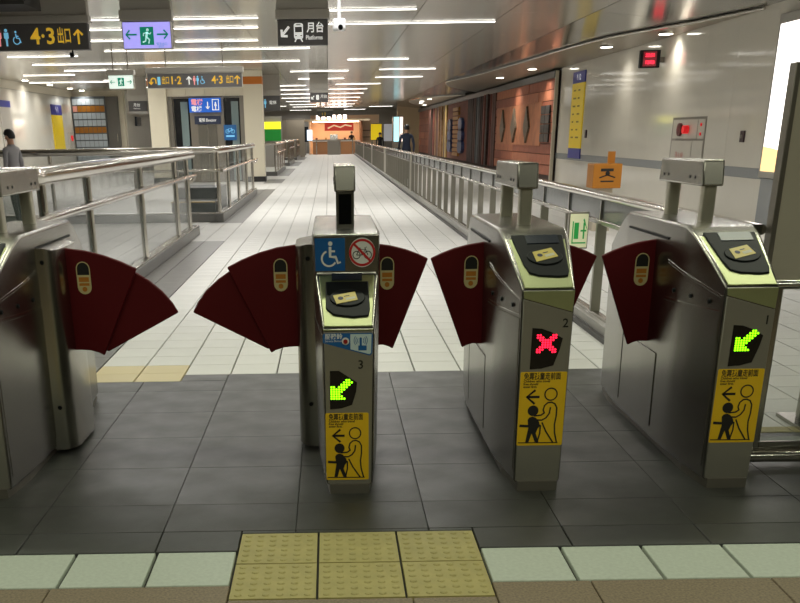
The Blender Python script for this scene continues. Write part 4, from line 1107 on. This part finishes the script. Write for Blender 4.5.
# leaflet rack facing the hall, dark door, beside it
rk = thing('leaflet_rack', (-10.5, 46.4, 0), 'tall rack of pale and amber leaflets at the end of left wall', 'rack')
build('rack_frame', MB().box(-11.46, -9.98, 46.2, 46.5, 0, 3.16), mat('rack_grey', (92, 98, 104), .4), rk)
for r in range(9):
    z = .5 + .29 * r
    m_ = mat('leaflet_amber', (160, 104, 26), .5) if r in (4, 7) else mat('leaflet_pale', (176, 188, 198), .5)
    for c in range(7):
        mm_ = mat('leaflet_pink', (214, 150, 140), .5) if (r == 7 and c == 0) else m_
        build('leaflet', MB().box(-11.42 + .205 * c, -11.42 + .205 * c + .185, 46.17, 46.2, z, z + .24), mm_, rk)
dd = struct('door_1', MB().box(-9.97, -9.42, 46.3, 46.5, 0, 3.15), mat('door_grey', (100, 98, 94), .4))
build('door_handle', MB().box(-9.56, -9.52, 46.25, 46.3, 1.3, 1.6), STEEL, dd)
struct('wall_left_return', MB().box(-11.5, -9.2, 46.52, 46.9, 0, HC), CREAM)
f2 = lambda y: face_right(-9.17, y, 0)
bn = thing('wall_banner', (-9.17, 56, 1.0), 'narrow yellow banner deep in the left side hall', 'banner')
build('banner_panel', MB().prism([(-.8, .9), (.8, .9), (.8, 2.3), (-.8, 2.3)], f2(56), .002, .04), YB_, bn); build('banner_head', MB().prism([(-.8, 2.3), (.8, 2.3), (.8, 2.6), (-.8, 2.6)], f2(56), .002, .04), BB_, bn)
sc_ = thing('wall_screen', (-9.17, 49.5, 2), 'small dark screen high on the side hall wall', 'screen')
build('case', MB().prism([(-.6, 1.95), (.6, 1.95), (.6, 2.35), (-.6, 2.35)], f2(49.5), .002, .1), mat('screen_case', (40, 48, 58), .3), sc_, bevel=.01); build('glass', MB().prism([(-.54, 2.0), (.54, 2.0), (.54, 2.3), (-.54, 2.3)], f2(49.5), .098, .104), BLACKG, sc_)

# ================================================================== FAR END OF THE HALL
# shop fascia in yellow and green, left of the aisle
sf = thing('shop_fascia', (-2.7, 50.5, 0), 'yellow over green lit shop front past the lift', 'shop front')
build('wall', MB().box(-4.6, -2.25, 50.3, 50.9, 0, 2.3), mat('shop_wall', (150, 146, 138), .5), sf)
build('yellow_band', MB().box(-3.1, -2.28, 50.2, 50.3, 1.73, 2.05), mat('fascia_yellow', (240, 236, 40), .4, emit=1.1), sf); build('green_band', MB().box(-3.1, -2.28, 50.2, 50.3, 1.2, 1.72), mat('fascia_green', (20, 120, 40), .4, emit=.3), sf)
bw = thing('brown_partition', (-2.4, 74, 0), 'plain brown partition at the far left end', 'partition')
build('panel', MB().box(-3.6, -2.9, 73.8, 74, 0, 2.45), mat('partition_brown', (140, 130, 114), .5), bw); build('panel', MB().box(-2.88, -1.65, 73.8, 74, 0, 2.45), MATS['partition_brown'], bw); build('cap_rail', MB().box(-3.6, -1.65, 73.78, 74.02, 2.45, 2.52), FRAMEG, bw)
# bakery kiosk
ki = thing('kiosk', (1, 83, 0), 'warm-lit food kiosk with red signboard at the end of the aisle', 'kiosk')
KW = mat('kiosk_wall', (238, 206, 172), .5)
build('rear_wall', MB().box(-1.4, 4.2, 86, 86.2, 0, 2.9), KW, ki)
build('side_wall', MB().box(-1.5, -1.4, 82.6, 86, 0, 2.5), KW, ki); build('side_wall', MB().box(2.6, 2.75, 82.6, 86, 0, 2.5), mat('kiosk_shelf_brown', (130, 84, 52), .5), ki)
build('canopy', MB().box(-1.9, 3.3, 82.2, 86, 2.42, 2.56), mat('kiosk_canopy', (210, 190, 160), .4), ki)
build('counter', MB().box(-1.2, 2.5, 82.6, 83.2, 0, .95), mat('kiosk_counter', (150, 104, 66), .4), ki); build('counter_top', MB().box(-1.25, 2.55, 82.55, 83.25, .95, 1.0), mat('kiosk_top', (210, 206, 198), .3), ki)
sb = build('signboard', MB().box(-.25, 2.05, 83.4, 83.46, 1.72, 2.32), mat('kiosk_red', (186, 60, 44), .4, emit=.5), ki)
fl = Flat(face_front(.9, 83.4, 2.02), .006); fl.line([(-.9, -.12), (-.4, .1), (.1, -.05), (.5, .12), (1., .02)], .1); build('signboard_script', fl, mat('kiosk_script', (240, 210, 170), .5, emit=.6), sb)
for k in range(6): 
    s_ = build('globe_lamp', MB().cyl((-.75 + .42 * k, 82.1, 2.58), .14, .26, n=12, r2=.12), mat('kiosk_globe', (255, 240, 230), .5, emit=9, ecol=(255, 236, 222)), ki)
build('strip_light', MB().box(-1.2, 2.5, 84.6, 84.8, 2.38, 2.42), mat('kiosk_lamp', (255, 214, 160), .5, emit=24, ecol=(255, 224, 190)), ki)
for k in range(5): build('jar', MB().cyl((-.9 + .75 * k, 82.85, 1.0), .09, random.uniform(.15, .3), n=10), mat('jar_%d' % (k % 3), ((120, 60, 40), (190, 150, 90), (70, 60, 56))[k % 3], .4), ki)
build('shelf', MB().box(2.78, 3.6, 85.5, 85.9, 1.2, 1.26), MATS['kiosk_shelf_brown'], ki); build('shelf', MB().box(2.78, 3.6, 85.5, 85.9, 1.7, 1.76), MATS['kiosk_shelf_brown'], ki)
# grey end barrier and pedestal in front of it
eb_ = thing('end_barrier', (.5, 81.3, 0), 'grey steel barrier closing the far end of the aisle', 'barrier')
build('top_rail', MB().box(-2.2, 1.98, 81.2, 81.3, 1.0, 1.1), STEEL, eb_); 
for x in (-2.15, -.9, .95, 1.93): build('post', MB().box(x - .04, x + .04, 81.2, 81.3, 0, 1.0), STEEL, eb_)
build('infill', MB().box(-.05, .92, 81.1, 81.18, .1, .98), FRAMEG, eb_)
pd = thing('service_pedestal', (.4, 80.8, 0), 'low grey pedestal before the kiosk at the aisle end', 'pedestal')
build('cabinet', MB().box(-.05, .92, 80.4, 81.05, 0, 1.05), FRAMEG, pd, bevel=.02); build('sloped_top', MB().prism([(80.4, 1.05), (81.05, 1.05), (81.05, 1.45), (80.55, 1.45)], lambda u, v, t: (.15 + t, u, v), 0, .6), STEEL, pd)
td = thing('ticket_display', (-1.9, 80.5, 0), 'black display cabinet with lit screen left of the kiosk', 'display')
build('cabinet', MB().box(-2.45, -1.5, 80.2, 80.7, .95, 2.02), BLACK, td, bevel=.02); build('screen', MB().box(-1.6, -1.2, 80.18, 80.6, 1.05, 1.8), mat('display_lit', (210, 225, 245), .4, emit=1.0), td); build('stand', MB().box(-2.4, -1.7, 80.3, 80.7, 0, .95), FRAMEG, td)
# boards right of the kiosk
for x0, x1, z0, z1, c, e, nm, lab in ((3.15, 3.92, 1.05, 2.1, (240, 205, 30), .5, 'yellow_poster', 'yellow poster board right of the far kiosk'), (4.1, 5.0, .95, 2.1, (200, 204, 208), .25, 'notice_panel', 'pale grey notice panel right of the yellow poster'), ):
    t = thing(nm, ((x0 + x1) / 2, 76, 0), lab, 'poster')
    build('sheet', MB().box(x0, x1, 76, 76.05, z0, z1), mat(nm, c, .5, emit=e), t); build('frame', MB().box(x0 - .05, x1 + .05, 76.05, 76.1, z0 - .05, z1 + .05), FRAMEG, t)
    build('leg', MB().box(x0 + .05, x0 + .12, 76.05, 76.1, 0, z0), FRAMEG, t); build('leg', MB().box(x1 - .12, x1 - .05, 76.05, 76.1, 0, z0), FRAMEG, t)
t = thing('advertising_column', (4.8, 70.5, 0), 'tall glowing pale advertising column behind the walking person', 'light box')
build('case', MB().box(4.4, 5.1, 70, 71, 0, 2.55), FRAMEG, t, bevel=.01); build('screen', MB().box(4.45, 4.8, 69.97, 70, .95, 2.47), mat('ad_cyan', (170, 225, 235), .4, emit=1.4), t); build('screen', MB().box(4.85, 5.06, 69.97, 70, .95, 2.47), mat('ad_pink', (250, 225, 215), .4, emit=1.4), t)
rw = struct('wall_right_return', MB().box(5.3, XW, 80, 80.3, 0, HC), mat('return_tan', (206, 184, 150), .4))

# ================================================================== PEOPLE
SKIN = mat('skin', (196, 150, 122), .5); HAIR = mat('hair_black', (22, 19, 18), .5)
def person(loc, facing, h, top, legs, label, pose='stand', bag=None, sleeve=None):
    root = thing('person', loc, label, 'person')
    s = h / 1.75
    st = .16 if pose == 'walk' else .02
    J = {'pel': (0, 0, .95, .115, .15), 'wst': (0, .0, 1.1, .10, .135), 'chs': (0, .0, 1.32, .115, .165), 'nkb': (0, -.01, 1.46, .06, .08), 'nk': (0, -.01, 1.52, .05, .05), 'hd': (0, .015, 1.62, .085, .078), 'ht': (0, .01, 1.70, .07, .065)}
    E_ = [('pel', 'wst'), ('wst', 'chs'), ('chs', 'nkb'), ('nkb', 'nk'), ('nk', 'hd'), ('hd', 'ht')]
    for sd, nm in ((-1, 'l'), (1, 'r')):
        f = st * sd
        J.update({'hip' + nm: (.095 * sd, 0, .90, .09, .09), 'kn' + nm: (.10 * sd, f * .7 + .02, .50, .06, .06), 'an' + nm: (.10 * sd, f * 1.1 - .03, .09, .042, .042), 'to' + nm: (.11 * sd, f * 1.1 + .13, .04, .035, .045),
                  'sh' + nm: (.185 * sd, 0, 1.41, .06, .06), 'el' + nm: (.235 * sd, -f * .5 - .02, 1.13, .042, .042), 'wr' + nm: (.23 * sd, -f * .9 + .06, .90, .03, .03), 'ha' + nm: (.225 * sd, -f * .95 + .09, .81, .035, .022)})
        E_ += [('pel', 'hip' + nm), ('hip' + nm, 'kn' + nm), ('kn' + nm, 'an' + nm), ('an' + nm, 'to' + nm), ('chs', 'sh' + nm), ('sh' + nm, 'el' + nm), ('el' + nm, 'wr' + nm), ('wr' + nm, 'ha' + nm)]
    ks = list(J); me = bpy.data.meshes.new('tmp')
    me.from_pydata([tuple(c * s for c in J[k][:3]) for k in ks], [(ks.index(a), ks.index(b)) for a, b in E_], [])
    o = bpy.data.objects.new('tmp', me); COL.objects.link(o)
    sk = o.modifiers.new('skin', 'SKIN'); sk.use_smooth_shade = True
    for i, k in enumerate(ks):
        me.skin_vertices[0].data[i].radius = (J[k][4] * s, J[k][3] * s); me.skin_vertices[0].data[i].use_root = (k == 'pel')
    sub = o.modifiers.new('sub', 'SUBSURF'); sub.levels = 2
    dg = bpy.context.evaluated_depsgraph_get(); dg.update()
    bme = bpy.data.meshes.new_from_object(o.evaluated_get(dg)); bpy.data.objects.remove(o)
    for m_ in (SKIN, top, legs, BLACK): bme.materials.append(m_)
    for p in bme.polygons:
        c = p.center / s; p.use_smooth = True
        if c.z > 1.49: p.material_index = 0
        elif c.z > .97 or (abs(c.x) > .185 and c.z > (.9 if sleeve is None else sleeve)): p.material_index = 1
        elif abs(c.x) > .185 and c.z > .74: p.material_index = 0
        elif c.z > .10: p.material_index = 2
        else: p.material_index = 3
    b = bpy.data.objects.new('body', bme); COL.objects.link(b); b.parent = root
    root.rotation_euler = (0, 0, facing)
    # hair cap and face
    def local(name, mb, m_):
        mm_ = bpy.data.meshes.new(name); mm_.from_pydata(mb.v, [], mb.f); fix_normals(mm_); mm_.materials.append(m_)
        for p in mm_.polygons: p.use_smooth = True
        q = bpy.data.objects.new(name, mm_); COL.objects.link(q); q.parent = root; return q
    hb = MB(); n, r_ = 14, 7; vs = []; fs_ = []
    for i in range(r_ + 1):
        ph = math.pi * .62 * i / r_
        for k in range(n):
            a = 2 * math.pi * k / n; dip = -.02 if math.sin(a) < 0 else .035
            vs.append((.094 * s * math.sin(ph) * math.cos(a), (.0 + .108 * math.sin(ph) * math.sin(a)) * s, (1.645 + .108 * math.cos(ph) + dip * (i / r_)) * s))
    for i in range(r_):
        for k in range(n): fs_.append((i * n + k, i * n + (k + 1) % n, (i + 1) * n + (k + 1) % n, (i + 1) * n + k))
    hb.add(vs, fs_); local('hair', hb, HAIR)
    fm = MB()
    for sx in (-.03, .03): fm.box((sx - .008) * s, (sx + .008) * s, .085 * s, .098 * s, 1.62 * s, 1.632 * s)
    fm.box(-.018 * s, .018 * s, .082 * s, .094 * s, 1.558 * s, 1.564 * s); local('facial_features', fm, HAIR)
    local('nose', MB().prism([(.085 * s, 1.575 * s), (.112 * s, 1.583 * s), (.088 * s, 1.62 * s)], lambda u, v, t: (t, u, v), -.011 * s, .011 * s), SKIN)
    for sx in (-1, 1): local('ear', MB().cyl((sx * .082 * s - .008, .0, 1.61 * s), .024 * s, .016, 'x', 10), SKIN)
    if bag:
        q = local('shoulder_bag', MB().box(-.34 * s, -.20 * s, -.10 * s, .14 * s, .72 * s, 1.02 * s), bag)
        bv = q.modifiers.new('bevel', 'BEVEL'); bv.width = .03; bv.segments = 2
        local('bag_strap', MB().tube([(-.27 * s, .0, 1.0 * s), (-.2 * s, .02, 1.46 * s), (-.1 * s, -.02, 1.5 * s)], .012, 6), bag)
    return root
NAVY = mat('cloth_navy', (44, 52, 74), .8); DKT = mat('cloth_dark', (30, 30, 34), .8); GRY = mat('cloth_grey', (150, 148, 150), .8)
person((2.62, 32.5, 0), math.radians(10), 1.70, NAVY, DKT, 'person in a navy jacket walking away beyond the right barrier', 'walk', bag=DKT)
person((-5.3, 15.2, 0), math.radians(70), 1.59, GRY, DKT, 'person with dark hair and grey top at the left edge')
person((3.05, 60, 0), math.radians(180), 1.52, DKT, NAVY, 'small figure in a black top far off by the yellow poster')
person((1.9, 83.9, 0), math.radians(170), 1.66, DKT, DKT, 'dark-dressed person behind the kiosk counter')
